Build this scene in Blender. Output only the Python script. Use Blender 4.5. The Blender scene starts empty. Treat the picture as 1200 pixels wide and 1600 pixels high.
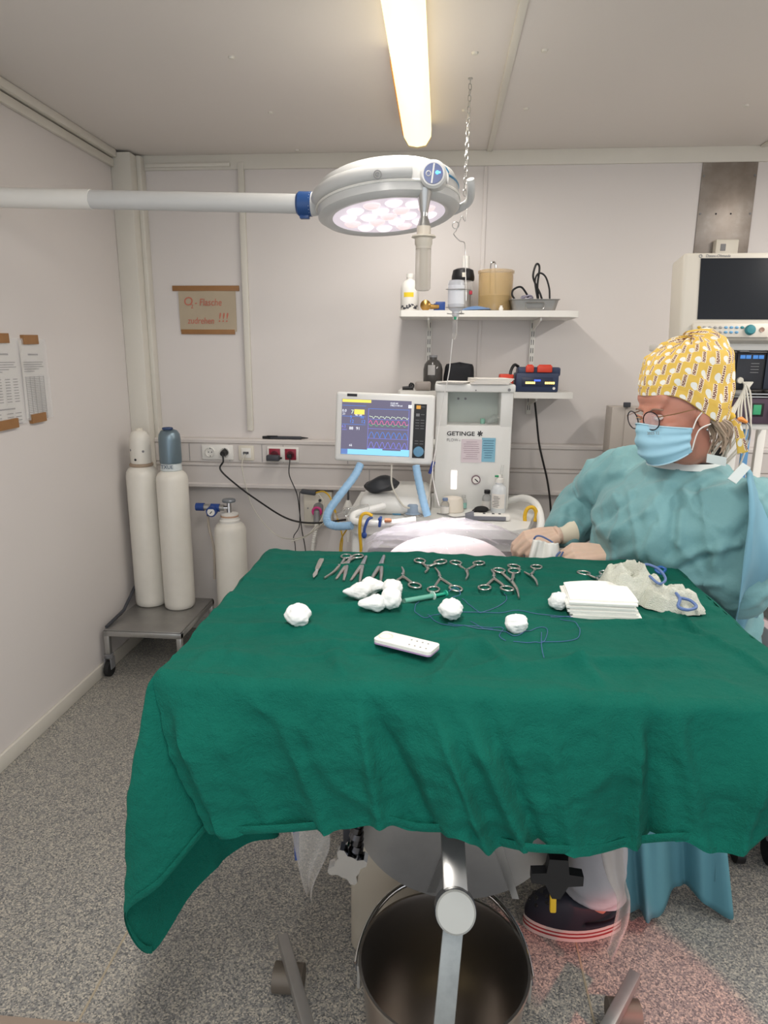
import bpy, bmesh, math, random
from mathutils import Vector, Matrix, Euler, noise
random.seed(7)
PI = math.pi
scn = bpy.context.scene
col = scn.collection
V = Vector

# ------------------------------------------------------------------ camera, world, lights, exposure
FOC, YAW, PITCH, ROLL, CAMH = 1043.5, 0.0821687, 0.2275354, 0.0079236, 1.4729
_f = V((-math.sin(YAW)*math.cos(PITCH), math.cos(YAW)*math.cos(PITCH), -math.sin(PITCH)))
_r0 = V((math.cos(YAW), math.sin(YAW), 0)); _u0 = _r0.cross(_f)
_r = _r0*math.cos(ROLL) + _u0*math.sin(ROLL); _u = _u0*math.cos(ROLL) - _r0*math.sin(ROLL)
CAM = V((0, 0, CAMH))
cam_d = bpy.data.cameras.new('camera'); cam = bpy.data.objects.new('camera', cam_d); col.objects.link(cam)
cam_d.sensor_fit = 'VERTICAL'; cam_d.sensor_height = 36.0; cam_d.lens = FOC/1600*36.0
cam_d.clip_start = 0.02; cam_d.clip_end = 60
cam.matrix_world = Matrix(((_r.x, _u.x, -_f.x, 0), (_r.y, _u.y, -_f.y, 0), (_r.z, _u.z, -_f.z, CAMH), (0, 0, 0, 1)))
scn.camera = cam
scn.view_settings.view_transform = 'Standard'; scn.view_settings.look = 'None'
scn.view_settings.exposure = 0.50; scn.view_settings.gamma = 1.0; scn.view_settings.use_curve_mapping = False

world = bpy.data.worlds.new('daylight'); scn.world = world; world.use_nodes = True
world.node_tree.nodes['Background'].inputs[0].default_value = (0.90, 0.94, 1.0, 1)
world.node_tree.nodes['Background'].inputs[1].default_value = 1.0

def at(px, py, y=None, x=None, z=None):
    """world point seen at a photo pixel, at a known depth / side / height"""
    d = _f + _r*((px-600)/FOC) - _u*((py-800)/FOC)
    if y is not None: t = y/d.y
    elif x is not None: t = x/d.x
    else: t = (z-CAMH)/d.z
    return CAM + d*t

# ------------------------------------------------------------------ materials
def srgb(r, g, b):
    f = lambda c: (c/255/12.92) if c/255 <= .04045 else ((c/255+.055)/1.055)**2.4
    return (f(r), f(g), f(b), 1)
class NT:
    def __init__(s, name):
        s.m = bpy.data.materials.new(name); s.m.use_nodes = True
        s.t = s.m.node_tree; s.n = s.t.nodes; s.b = s.n['Principled BSDF']; s.out = s.n['Material Output']
    def node(s, kind, **kw):
        x = s.n.new(kind)
        for k, v in kw.items(): setattr(x, k, v)
        return x
    def put(s, sock, v):
        if hasattr(v, 'default_value') or hasattr(v, 'is_output'): s.t.links.new(v, sock)
        else: sock.default_value = v
    def math(s, op, a, b=0.0, c=None):
        x = s.node('ShaderNodeMath', operation=op); s.put(x.inputs[0], a); s.put(x.inputs[1], b)
        if c is not None: s.put(x.inputs[2], c)
        return x.outputs[0]
    def mix(s, fac, a, b):
        x = s.node('ShaderNodeMix', data_type='RGBA'); s.put(x.inputs[0], fac); s.put(x.inputs[6], a); s.put(x.inputs[7], b)
        return x.outputs[2]
    def noise(s, scale, detail=3, rough=.5, vec=None):
        x = s.node('ShaderNodeTexNoise'); x.inputs['Scale'].default_value = scale; x.inputs['Detail'].default_value = detail
        x.inputs['Roughness'].default_value = rough
        s.put(x.inputs['Vector'], vec if vec is not None else s.coord()); return x.outputs['Fac']
    def coord(s, which='Object'):
        if not hasattr(s, '_tc'): s._tc = s.node('ShaderNodeTexCoord')
        return s._tc.outputs[which]
    def ramp(s, fac, stops):
        x = s.node('ShaderNodeValToRGB'); s.put(x.inputs[0], fac); e = x.color_ramp.elements
        while len(e) < len(stops): e.new(.5)
        for q, (p, c) in zip(e, stops): q.position = p; q.color = c
        return x.outputs[0]
    def bump(s, h, strength=.3, dist=.002):
        x = s.node('ShaderNodeBump'); x.inputs['Strength'].default_value = strength; x.inputs['Distance'].default_value = dist
        s.put(x.inputs['Height'], h); s.put(s.b.inputs['Normal'], x.outputs[0])
MATS = {}
def mat(name, c, rough=.5, metal=0.0, var=0.06, vscale=6.0, bump=0.0, bscale=300.0, trans=0.0, alpha=1.0, ior=1.45, emit=None, estr=0.0, sheen=0.0, sss=0.0):
    if name in MATS: return MATS[name]
    t = NT(name); b = t.b
    c4 = srgb(*c)
    dark = tuple(x*(1-var*2) for x in c4[:3])+(1,); lite = tuple(min(1, x*(1+var)) for x in c4[:3])+(1,)
    if var > 0:
        t.put(b.inputs['Base Color'], t.mix(t.noise(vscale, 4, .6), dark, lite))
    else: b.inputs['Base Color'].default_value = c4
    b.inputs['Roughness'].default_value = rough; b.inputs['Metallic'].default_value = metal; b.inputs['IOR'].default_value = ior
    b.inputs['Transmission Weight'].default_value = trans; b.inputs['Alpha'].default_value = alpha
    if sheen: b.inputs['Sheen Weight'].default_value = sheen
    if sss: b.inputs['Subsurface Weight'].default_value = sss; b.inputs['Subsurface Scale'].default_value = .01
    if emit: b.inputs['Emission Color'].default_value = srgb(*emit); b.inputs['Emission Strength'].default_value = estr
    if bump: t.bump(t.noise(bscale, 2), bump, .001)
    MATS[name] = t.m; return t.m

# ------------------------------------------------------------------ mesh building
MW = {}
def tag(o, label=None, cat=None, group=None, kind=None):
    if label: o['label'] = label
    if cat: o['category'] = cat
    if group: o['group'] = group
    if kind: o['kind'] = kind
    return o
def thing(name, label, cat, loc=(0, 0, 0), rot=(0, 0, 0), group=None, kind=None):
    o = bpy.data.objects.new(name, None); col.objects.link(o); o.empty_display_size = .05
    o.location = loc; o.rotation_euler = rot
    MW[o.name] = Matrix.Translation(V(loc)) @ Euler(rot).to_matrix().to_4x4()
    return tag(o, label, cat, group, kind)
def link_mesh(name, me, m, parent=None, smooth=True, angle=40):
    if smooth:
        me.polygons.foreach_set('use_smooth', [True]*len(me.polygons))
        try: me.set_sharp_from_angle(angle=math.radians(angle))
        except Exception: pass
    if m is not None: me.materials.clear(); me.materials.append(m)
    o = bpy.data.objects.new(name, me); col.objects.link(o)
    if parent is not None:
        M = MW[parent.name]; me.transform(M.inverted()); o.parent = parent; MW[o.name] = M
    else:
        xs = [v.co for v in me.vertices]
        lo = V((min(p.x for p in xs), min(p.y for p in xs), min(p.z for p in xs))); hi = V((max(p.x for p in xs), max(p.y for p in xs), 0))
        b = V(((lo.x+hi.x)/2, (lo.y+hi.y)/2, lo.z)); me.transform(Matrix.Translation(-b)); o.location = b
        MW[o.name] = Matrix.Translation(b)
    return o
def frame(d, up=V((0, 0, 1))):
    d = d.normalized(); s = d.cross(up)
    if s.length < 1e-4: s = d.cross(V((0, 1, 0)))
    s.normalize(); return s, s.cross(d).normalized(), d
def RX(a): return Matrix.Rotation(a, 4, 'X')
def RY(a): return Matrix.Rotation(a, 4, 'Y')
def RZ(a): return Matrix.Rotation(a, 4, 'Z')
def T(*p): return Matrix.Translation(V(p[0]) if len(p) == 1 else V(p))
class MB:
    def __init__(s): s.bm = bmesh.new(); s.uv = None
    def box(s, c, sz, M=None, bev=0.0, seg=2):
        r = bmesh.ops.create_cube(s.bm, size=1.0); vs = r['verts']
        bmesh.ops.scale(s.bm, vec=V(sz), verts=vs)
        if bev > 0:
            es = list({e for v in vs for e in v.link_edges})
            q = bmesh.ops.bevel(s.bm, geom=es, offset=min(bev, min(sz)*.49), segments=seg, profile=.5, affect='EDGES')
            vs = list({v for f in q['faces'] for v in f.verts} | {v for v in vs if v.is_valid})
            # bevel returns only new faces; gather whole island
            seen = set(vs); st = list(vs)
            while st:
                v = st.pop()
                for e in v.link_edges:
                    w = e.other_vert(v)
                    if w not in seen: seen.add(w); st.append(w)
            vs = list(seen)
        bmesh.ops.transform(s.bm, matrix=T(c) @ (M if M is not None else Matrix()), verts=vs); return s
    def bx(s, x0, x1, y0, y1, z0, z1, bev=0.0, seg=2):
        return s.box(((x0+x1)/2, (y0+y1)/2, (z0+z1)/2), (x1-x0, y1-y0, z1-z0), None, bev, seg)
    def cyl(s, p0, p1, r0, r1=None, n=16, caps=True):
        p0, p1 = V(p0), V(p1); r1 = r0 if r1 is None else r1
        return s.tube([p0, p1], [r0, r1], n, caps=caps)
    def tube(s, pts, r, n=8, closed=False, caps=True, flat=1.0):
        pts = [V(p) for p in pts]; N = len(pts); rr = r if isinstance(r, (list, tuple)) else [r]*N
        rings = []; side = None
        for i, p in enumerate(pts):
            if closed: d = pts[(i+1) % N]-pts[i-1]
            else: d = pts[min(i+1, N-1)]-pts[max(i-1, 0)]
            if d.length < 1e-9: d = V((0, 0, 1))
            d.normalize()
            if side is None: a, b, _ = frame(d); side = a
            else:
                a = side - d*side.dot(d)
                if a.length < 1e-5: a = frame(d)[0]
                a.normalize(); side = a
            b = d.cross(a)
            rings.append([s.bm.verts.new(p + a*(rr[i]*math.cos(t)) + b*(rr[i]*flat*math.sin(t))) for t in [2*PI*k/n for k in range(n)]])
        M = N if closed else N-1
        for i in range(M):
            A, B = rings[i], rings[(i+1) % N]
            for k in range(n): s.bm.faces.new((A[k], A[(k+1) % n], B[(k+1) % n], B[k]))
        if caps and not closed:
            s.bm.faces.new(rings[0][::-1]); s.bm.faces.new(rings[-1])
        return s
    def lathe(s, prof, c=(0, 0, 0), n=24, M=None, caps=True):
        M = T(c) @ (M if M is not None else Matrix()); rings = []
        for r, z in prof:
            rings.append([s.bm.verts.new(M @ V((max(r, 1e-5)*math.cos(2*PI*k/n), max(r, 1e-5)*math.sin(2*PI*k/n), z))) for k in range(n)])
        for A, B in zip(rings, rings[1:]):
            for k in range(n): s.bm.faces.new((A[k], A[(k+1) % n], B[(k+1) % n], B[k]))
        if caps: s.bm.faces.new(rings[0][::-1]); s.bm.faces.new(rings[-1])
        return s
    def ball(s, c, r, M=None, u=16, v=10):
        r = (r, r, r) if not isinstance(r, (tuple, list)) else r
        q = bmesh.ops.create_uvsphere(s.bm, u_segments=u, v_segments=v, radius=1.0)
        S = Matrix.Diagonal((r[0], r[1], r[2], 1))
        bmesh.ops.transform(s.bm, matrix=T(c) @ (M if M is not None else Matrix()) @ S, verts=q['verts']); return s
    def prism(s, poly, M, d):
        a = [s.bm.verts.new(M @ V((x, y, 0))) for x, y in poly]; b = [s.bm.verts.new(M @ V((x, y, d))) for x, y in poly]
        n = len(poly); s.bm.faces.new(a[::-1]); s.bm.faces.new(b)
        for i in range(n): s.bm.faces.new((a[i], a[(i+1) % n], b[(i+1) % n], b[i]))
        return s
    def grid(s, fn, nu, nv, cu=False, uvfn=None):
        vs = [[s.bm.verts.new(fn(i/(nu if cu else nu-1), j/(nv-1))) for i in range(nu)] for j in range(nv)]
        lay = s.bm.loops.layers.uv.verify() if uvfn else None
        for j in range(nv-1):
            for i in range(nu if cu else nu-1):
                i2 = (i+1) % nu
                f = s.bm.faces.new((vs[j][i], vs[j][i2], vs[j+1][i2], vs[j+1][i]))
                if lay:
                    dn = nu if cu else nu-1
                    for l, (a, b) in zip(f.loops, ((i, j), (i+1, j), (i+1, j+1), (i, j+1))): l[lay].uv = uvfn(a/dn, b/(nv-1))
        return s
    def quad(s, *p): s.bm.faces.new([s.bm.verts.new(V(q)) for q in p]); return s
    def solid(s, t):
        bmesh.ops.recalc_face_normals(s.bm, faces=s.bm.faces[:])
        bmesh.ops.solidify(s.bm, geom=s.bm.faces[:], thickness=t); return s
    def xf(s, M): bmesh.ops.transform(s.bm, matrix=M, verts=s.bm.verts[:]); return s
    def mesh(s, name='m', fix=True):
        if fix: bmesh.ops.recalc_face_normals(s.bm, faces=s.bm.faces[:])
        me = bpy.data.meshes.new(name); s.bm.to_mesh(me); s.bm.free(); return me
    def done(s, name, m, parent=None, smooth=True, angle=40, fix=True, label=None, cat=None, group=None, kind=None):
        o = link_mesh(name, s.mesh(name, fix), m, parent, smooth, angle); tag(o, label, cat, group, kind); return o
def smoothpath(pts, k=6, closed=False):
    pts = [V(p) for p in pts]; out = []; N = len(pts)
    for i in range(N if closed else N-1):
        g = (lambda j: pts[j % N]) if closed else (lambda j: pts[max(0, min(N-1, j))])
        p0, p1, p2, p3 = g(i-1), g(i), g(i+1), g(i+2)
        for q in range(k):
            t = q/k
            out.append(.5*((2*p1)+(p2-p0)*t+(2*p0-5*p1+4*p2-p3)*t*t+(3*p1-p0-3*p2+p3)*t**3))
    if not closed: out.append(pts[-1])
    return out
def arc(r, a0, a1, n, M=None):
    M = M if M is not None else Matrix()
    return [M @ V((r*math.cos(a0+(a1-a0)*i/(n-1)), r*math.sin(a0+(a1-a0)*i/(n-1)), 0)) for i in range(n)]
def circ(r, n, M=None): return arc(r, 0, 2*PI*(n-1)/n, n, M)
def text(s, size, M, m, parent, name='lettering', ext=.0004, align='LEFT', shear=0.0, sx=1.0, bold=0.0):
    cu = bpy.data.curves.new('t', 'FONT'); cu.body = s; cu.size = size; cu.extrude = ext; cu.align_x = align; cu.align_y = 'CENTER'
    cu.shear = shear; cu.resolution_u = 3; cu.offset = bold
    o = bpy.data.objects.new('t', cu); col.objects.link(o)
    dg = bpy.context.evaluated_depsgraph_get(); me = bpy.data.meshes.new_from_object(o.evaluated_get(dg))
    bpy.data.objects.remove(o); bpy.data.curves.remove(cu)
    me.transform(M @ Matrix.Diagonal((sx, 1, 1, 1)))
    return link_mesh(name, me, m, parent, False)
FACE = RX(PI/2)          # local xy -> world x,z ; faces -Y (towards the camera)
def remesh(mb, voxel, smooth=4, fac=.5):
    me = mb.mesh('tmp'); o = bpy.data.objects.new('tmp', me); col.objects.link(o)
    r = o.modifiers.new('r', 'REMESH'); r.mode = 'VOXEL'; r.voxel_size = voxel
    if smooth: q = o.modifiers.new('s', 'SMOOTH'); q.iterations = smooth; q.factor = fac
    dg = bpy.context.evaluated_depsgraph_get(); out = bpy.data.meshes.new_from_object(o.evaluated_get(dg))
    bpy.data.objects.remove(o); bpy.data.meshes.remove(me); return out
def copy_tree(o, parent=None):
    c = o.copy(); col.objects.link(c)
    if parent is not None: c.parent = parent
    for ch in [k for k in bpy.data.objects if k.parent == o]: copy_tree(ch, c)
    return c
def sstep(a, b, x):
    t = max(0, min(1, (x-a)/(b-a))); return t*t*(3-2*t)
def fbm(p, s, o=3): return noise.fractal(V(p)*s, 1.0, 2.0, o)

# shared materials
WHITEP = mat('white_plastic', (226, 224, 218), .4, var=.03)
CREAM = mat('cream_plastic', (214, 208, 194), .45, var=.03)
STEEL = mat('stainless_steel', (182, 182, 180), .28, .85, var=.10, vscale=14)
BRUSHED = mat('brushed_steel', (160, 158, 155), .38, .65, var=.15, vscale=9, bump=.08, bscale=200)
CHROME = mat('chrome', (205, 205, 205), .12, 1.0, var=.03)
BLACK = mat('black_plastic', (22, 22, 24), .45, var=.1)
RUBBER = mat('black_rubber', (28, 28, 28), .75, var=.1)
DGREY = mat('dark_grey_plastic', (62, 64, 70), .5, var=.08)
GREY = mat('grey_plastic', (128, 128, 130), .5, var=.06)
WCABLE = mat('pale_cable', (196, 192, 180), .5, var=.04)
PAPER = mat('white_paper', (222, 218, 212), .8, var=.03)
TAPE = mat('brown_tape', (150, 108, 66), .5, var=.10, vscale=30)
INK = mat('grey_ink', (120, 118, 116), .8, var=0)
DINK = mat('black_ink', (40, 40, 44), .7, var=0)
BLUE = mat('blue_plastic', (34, 66, 132), .4, var=.06)
GLASS = mat('clear_plastic', (240, 242, 242), .08, var=0, trans=.92, alpha=.45, ior=1.3)
YELLOW = mat('yellow_plastic', (214, 172, 40), .5, var=.06)
# ------------------------------------------------------------------ room shell
D, CEIL, XL, XR, YF = 3.3845, 2.4, -1.5585, 2.7, -0.9
t = NT('painted_wall'); n1 = t.noise(1.3, 4); 
t.put(t.b.inputs['Base Color'], t.mix(n1, srgb(209, 203, 200), srgb(216, 211, 207))); t.b.inputs['Roughness'].default_value = .55
t.bump(t.noise(60, 4), .06, .002); WALL = t.m
t = NT('painted_ceiling'); t.put(t.b.inputs['Base Color'], t.mix(t.noise(1.0, 4), srgb(212, 206, 199), srgb(220, 214, 208))); t.b.inputs['Roughness'].default_value = .6
t.bump(t.noise(50, 3), .05, .002); CEILM = t.m
t = NT('speckled_vinyl'); vo = t.node('ShaderNodeTexVoronoi'); vo.inputs['Scale'].default_value = 290; t.put(vo.inputs['Vector'], t.coord())
sep = t.node('ShaderNodeSeparateColor'); t.put(sep.inputs[0], vo.outputs['Color'])
c1 = t.ramp(sep.outputs[0], [(0, srgb(70, 74, 78)), (.22, srgb(112, 114, 116)), (.55, srgb(146, 146, 142)), (.80, srgb(176, 170, 158)), (1, srgb(206, 198, 182))])
c2 = t.mix(t.math('MULTIPLY', t.noise(2.2, 4), .35), c1, srgb(128, 122, 112))
t.put(t.b.inputs['Base Color'], c2); t.b.inputs['Roughness'].default_value = .42; t.bump(t.noise(220, 2), .05, .001); FLOORM = t.m
TRIM = mat('trim_paint', (212, 208, 198), .5, var=.03)
TRUNK = mat('trunking_plastic', (206, 200, 196), .5, var=.03)

def struct(name, mb, m, parent=None, **k):
    o = mb.done(name, m, parent, **k)
    if parent is None: o['kind'] = 'structure'
    return o
floor = struct('floor', MB().bx(XL-.1, XR+.1, YF, D+.1, -.12, 0), FLOORM, smooth=False)
wall_back = struct('wall_back', MB().bx(XL-.1, XR+.1, D, D+.1, 0, CEIL+.1), WALL, smooth=False)
wall_left = struct('wall_left', MB().bx(XL-.1, XL, YF, D, 0, CEIL+.1), WALL, smooth=False)
wall_right = struct('wall_right', MB().bx(XR, XR+.1, YF, D, 0, CEIL+.1), WALL, smooth=False)
ceiling = struct('ceiling', MB().bx(XL, XR, YF, D, CEIL, CEIL+.1), CEILM, smooth=False)
# ceiling seam strip and screw caps
MB().bx(.180, .205, YF, D-.015, CEIL-.008, CEIL, .003).done('joint_strip', TRIM, ceiling)
MB().bx(-1.02, -.995, YF, 1.9, CEIL-.008, CEIL, .003).done('joint_strip', TRIM, ceiling)
MB().bx(1.38, 1.405, YF, D-.015, CEIL-.008, CEIL, .003).done('joint_strip', TRIM, ceiling)
for p in [(362, 89), (423, 175), (742, 82), (851, 78), (822, 169), (1166, 164), (726, 172), (465, 234)]:
    q = at(*p, z=CEIL); MB().lathe([(.001, -.007), (.008, -.006), (.011, -.001), (.011, 0)], q, 12).done('screw_cap', TRIM, ceiling)
# fascia, conduits, panel seams on the back wall
fas = struct('trim_1', MB().bx(XL+.06, XR, D-.012, D, 2.335, CEIL, .002), TRIM)
struct('trim_2', MB().bx(.172, .190, D-.006, D, 1.06, 2.335, .002), WALL)
cond = struct('trim_3', MB().bx(-.985, -.955, D-.02, D, 1.10, 2.365, .004), TRIM)
struct('trim_4', MB().bx(-1.43, -1.02, D-.026, D-.012, 2.345, 2.362, .003), TRIM)
struct('trim_5', MB().bx(XL, -1.462, 3.27, D, 0.0, CEIL-.01, .004).bx(-1.462, -1.44, 3.33, D, 1.06, CEIL-.01, .003), TRIM)
struct('trim_6', MB().bx(XL, XL+.035, YF, 3.27, CEIL-.035, CEIL, .008).bx(XL, XL+.018, YF, 3.27, CEIL-.075, CEIL-.04, .004), TRIM)
struct('baseboard_left', MB().bx(XL, XL+.014, YF, 3.27, 0, .062, .004), TRIM)
struct('baseboard_back', MB().bx(-1.46, XR, D-.014, D, 0, .062, .004), TRIM)
struct('baseboard_right', MB().bx(XR-.014, XR, YF, D, 0, .062, .004), TRIM)
thr = struct('trim_7', MB().bx(XL+.02, XR-.02, .98, 1.15, 0, .003, .001), mat('threshold_vinyl', (158, 142, 128), .5, var=.06))
MB().lathe([(.006, 0), (.006, .001), (.001, .0012)], V((-.925, 1.12, .003)), 12).done('screw', DINK, thr)
SEAMM = mat('weld_seam', (166, 154, 132), .5, var=.05)
MB().bx(-.784, -.779, 1.15, D-.02, 0, .0012).done('weld_seam', SEAMM, floor, smooth=False)
MB().bx(.384, .389, 1.15, D-.02, 0, .0012).done('weld_seam', SEAMM, floor, smooth=False)
# cable trunking along the back wall
TY = 3.322
prof = [(D, .806), (TY+.004, .806), (TY-.006, .812), (TY-.006, .826), (TY+.004, .832), (TY+.004, .918), (TY-.002, .924), (TY-.002, .934), (TY+.008, .938), (TY, .944),
        (TY, 1.036), (TY-.006, 1.042), (TY-.006, 1.056), (TY, 1.062), (D, 1.062)]
mb = MB(); mb.prism(prof, Matrix(((0, 0, 1, -1.46), (1, 0, 0, 0), (0, 1, 0, 0), (0, 0, 0, 1))), 4.14)
trunk = struct('trim_8', mb, TRUNK, smooth=False)
for x in (-1.28, -1.07, -.90, -.79, -.46, .34, .96, 1.5):
    MB().bx(x-.0012, x+.0012, TY-.0012, TY+.002, .946, 1.036).done('joint', GREY, trunk, smooth=False)
for x in (-.35, .30, 1.2):
    MB().bx(x-.0012, x+.0012, TY+.0028, TY+.006, .834, .917).done('joint', GREY, trunk, smooth=False)
# ------------------------------------------------------------------ fluorescent ceiling light
t = NT('lit_diffuser'); lw = t.node('ShaderNodeLayerWeight'); lw.inputs[0].default_value = .35
t.b.inputs['Base Color'].default_value = srgb(236, 222, 176); t.b.inputs['Roughness'].default_value = .4
t.b.inputs['Emission Color'].default_value = srgb(255, 232, 178); t.b.inputs['Emission Strength'].default_value = 1.15; DIFF = t.m
def ceiling_lamp(FX0, FX1, FY0, FY1, lab, stain, power):
    lt = thing('ceiling_light', lab, 'ceiling light', ((FX0+FX1)/2, (FY0+FY1)/2, CEIL))
    MB().bx(FX0+.01, FX1-.01, FY0+.01, FY1-.01, CEIL-.022, CEIL-.0005, .004).done('housing', WHITEP, lt)
    w = (FX1-FX0)/2; prof = [(-w, CEIL-.02), (-w*.98, CEIL-.05), (-w*.62, CEIL-.082), (0, CEIL-.088), (w*.62, CEIL-.082), (w*.98, CEIL-.05), (w, CEIL-.02)]
    mb = MB(); mb.prism(prof, Matrix(((1, 0, 0, (FX0+FX1)/2), (0, 0, 1, FY0+.02), (0, 1, 0, 0), (0, 0, 0, 1))), FY1-FY0-.04); mb.done('diffuser', DIFF, lt, angle=60)
    for y in (FY0, FY1-.022): MB().prism([(x*1.01, z if z > CEIL-.03 else z-.001) for x, z in prof], Matrix(((1, 0, 0, (FX0+FX1)/2), (0, 0, 1, y), (0, 1, 0, 0), (0, 0, 0, 1))), .022).done('end_cap', mat('yellowed_plastic', (228, 208, 160), .45, var=.05), lt, angle=60)
    if stain: MB().bx(FX0-.004, FX0-.0012, 2.30, FY1-.03, CEIL-.048, CEIL-.012, .001).done('stained_strip', mat('orange_stain', (206, 140, 62), .6, var=.15, vscale=25), lt)
    for y in (FY0+.33, FY1-.33):
        L = bpy.data.lights.new('tube_light', 'AREA'); L.shape = 'RECTANGLE'; L.size = .09; L.size_y = .6; L.energy = power; L.color = (1, .955, .91)
        o = bpy.data.objects.new('tube_light', L); col.objects.link(o); o.parent = lt; o.location = V(((FX0+FX1)/2, y, CEIL-.0915)) - V(lt.location)
ceiling_lamp(-.178, -.066, 1.72, 3.02, 'long fluorescent ceiling light with yellowed diffuser and orange stained side', True, 4.3)
ceiling_lamp(-.178, -.066, -.35, .95, 'added unseen fluorescent ceiling light over the doorway without orange stain', False, 10.0)  # added fixture out of view, brightens the table top and floor
ceiling_lamp(1.72, 1.832, 1.2, 2.5, 'added unseen fluorescent ceiling light along the far side wall without stain', False, 11.0)  # unseen extra fixture, added to lift the right part of the back wall

# ------------------------------------------------------------------ surgical lamp
LAMPW = mat('lamp_enamel', (196, 196, 194), .3, var=.02); LBLUE = mat('lamp_blue', (38, 74, 128), .35, var=.04)
LC = at(606, 318, y=2.2); LC.z += .005
sl = thing('surgical_lamp', 'white ring shaped surgical lamp on a horizontal swing arm', 'surgical lamp', LC)
LM = T(LC) @ RY(-math.radians(5)) @ RX(-math.radians(5))
R_ = .218
MB().lathe([(.170, -.040), (.178, -.046), (.198, -.048), (.216, -.036), (R_, -.010), (.216, .030), (.206, .052), (.18, .066), (.12, .074), (.001, .078)], (0, 0, 0), 64, LM, caps=False).done('housing', LAMPW, sl, angle=50)
MB().lathe([(.001, -.042), (.174, -.042), (.174, -.036), (.001, -.036)], (0, 0, 0), 48, LM, caps=False).done('lens_plate', mat('lamp_glass', (235, 228, 236), .15, var=0, emit=(246, 232, 246), estr=.30), sl)
LED = mat('led_lens', (250, 244, 250), .2, var=0, emit=(255, 244, 250), estr=.60); LED2 = mat('led_lens_warm', (250, 236, 236), .2, var=0, emit=(255, 224, 226), estr=.42)
k = 0
for rr, n in ((0, 1), (.062, 6), (.124, 12)):
    for i in range(n):
        a = 2*PI*i/n+.2
        MB().lathe([(.026, 0), (.025, -.003), (.016, -.009), (.004, -.011)], (0, 0, 0), 14, LM @ T(rr*math.cos(a), rr*math.sin(a), -.042)).done('led_lens', LED if k % 3 else LED2, sl); k += 1
MB().tube([LM @ V((.2185*math.cos(a), .2185*math.sin(a), -.012)) for a in [2*PI*i/64 for i in range(64)]], .004, 6, closed=True).done('rim_bead', WHITEP, sl)
# front shoulder + control head
hub = at(677, 272, y=2.0)
MB().tube(smoothpath([LM @ V((R_*math.cos(a)*.985, R_*math.sin(a)*.985, .012)) for a in [math.radians(d) for d in range(196, 300, 8)]]), .021, 10).done('front_rail', LAMPW, sl)
ch = MB().cyl(hub+V((0, .07, 0)), hub, .037, .037, 28).cyl(hub, hub+V((0, -.006, 0)), .037, .031, 28).done('control_head', LAMPW, sl)
MB().cyl(hub+V((0, -.005, 0)), hub+V((0, -.0085, 0)), .0265, .0265, 28).done('control_panel', mat('panel_blue', (24, 58, 120), .3, var=.03), ch)
MB().box(hub+V((-.001, -.0092, .0)), (.0045, .002, .05), RY(.12)).done('divider', LAMPW, ch)
MB().box(hub+V((.013, -.0092, .002)), (.014, .002, .004)).ball(hub+V((.011, -.009, .002)), (.005, .002, .005), u=10, v=6).done('indicator_light', mat('blue_led', (40, 120, 255), .3, var=0, emit=(60, 140, 255), estr=4), ch)
MB().tube([hub+V((-.013, -.0092, .0))+q for q in circ(.0065, 12, RX(PI/2))], .0011, 5, closed=True).done('power_symbol', WHITEP, ch)
MB().cyl(hub+V((.0, .075, .006)), hub+V((0, .12, .004)), .043, .040, 28).done('rear_housing', LAMPW, sl)
MB().tube([hub+V((0, .085, .006))+q for q in arc(.044, .4, 2.6, 14, RX(PI/2))], .004, 6).done('blue_accent', mat('accent_blue', (44, 112, 150), .35, var=.03), sl)
MB().tube([LM @ V((.214*math.cos(a), .214*math.sin(a), .020)) for a in [math.radians(d) for d in range(-30, 6, 4)]], .005, 6).done('blue_accent', MATS['accent_blue'], sl)
# round emblem on the front
eb = LM @ V((.2195*math.cos(math.radians(-92)), .2195*math.sin(math.radians(-92)), .0)); eb.y -= .021
MB().tube([eb+q for q in circ(.0105, 20, RX(PI/2))], .0012, 5, closed=True).tube([eb+q for q in arc(.005, .5, 5.2, 10, RX(PI/2))], .0012, 5).box(eb, (.002, .002, .010)).done('emblem', GREY, sl)
# rear grip
MB().tube(smoothpath([LM @ V((.20, .06, -.03)), LM @ V((.245, .02, -.02)), LM @ V((.252, -.04, .0)), LM @ V((.25, -.06, .02))]), .012, 10).done('side_grip', LAMPW, sl)
# sterile handle
h0 = V((hub.x-.025, hub.y+.035, hub.z-.03)); hd = V((.01, 0, -1))
P_ = lambda s: h0 + hd*s
MB().cyl(P_(.0), P_(.062), .024, .011, 20).cyl(P_(.062), P_(.072), .011, .011, 16).cyl(P_(.072), P_(.098), .011, .020, 20).done('handle_cone', STEEL, sl)
mb = MB(); M = T(P_(.098)); hs = mb.lathe([(.020, 0), (.020, -.024), (.034, -.025), (.035, -.029), (.025, -.032), (.025, -.048), (.0225, -.052), (.0225, -.06)], (0, 0, 0), 28, M); hsl = mb.done('handle_collar', mat('ivory_plastic', (206, 198, 184), .4, var=.04), sl)
t = NT('handle_tube'); t.b.inputs['Base Color'].default_value = srgb(214, 206, 194); t.b.inputs['Roughness'].default_value = .12; t.b.inputs['Alpha'].default_value = .55
MB().lathe([(.0225, -.06), (.0225, -.168), (.018, -.174), (.001, -.176)], (0, 0, 0), 28, M, caps=False).done('handle_tube', t.m, sl)
MB().cyl(P_(.158), P_(.262), .012, .012, 16).done('handle_core', mat('handle_core', (196, 186, 172), .4, var=.03), sl)
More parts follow.
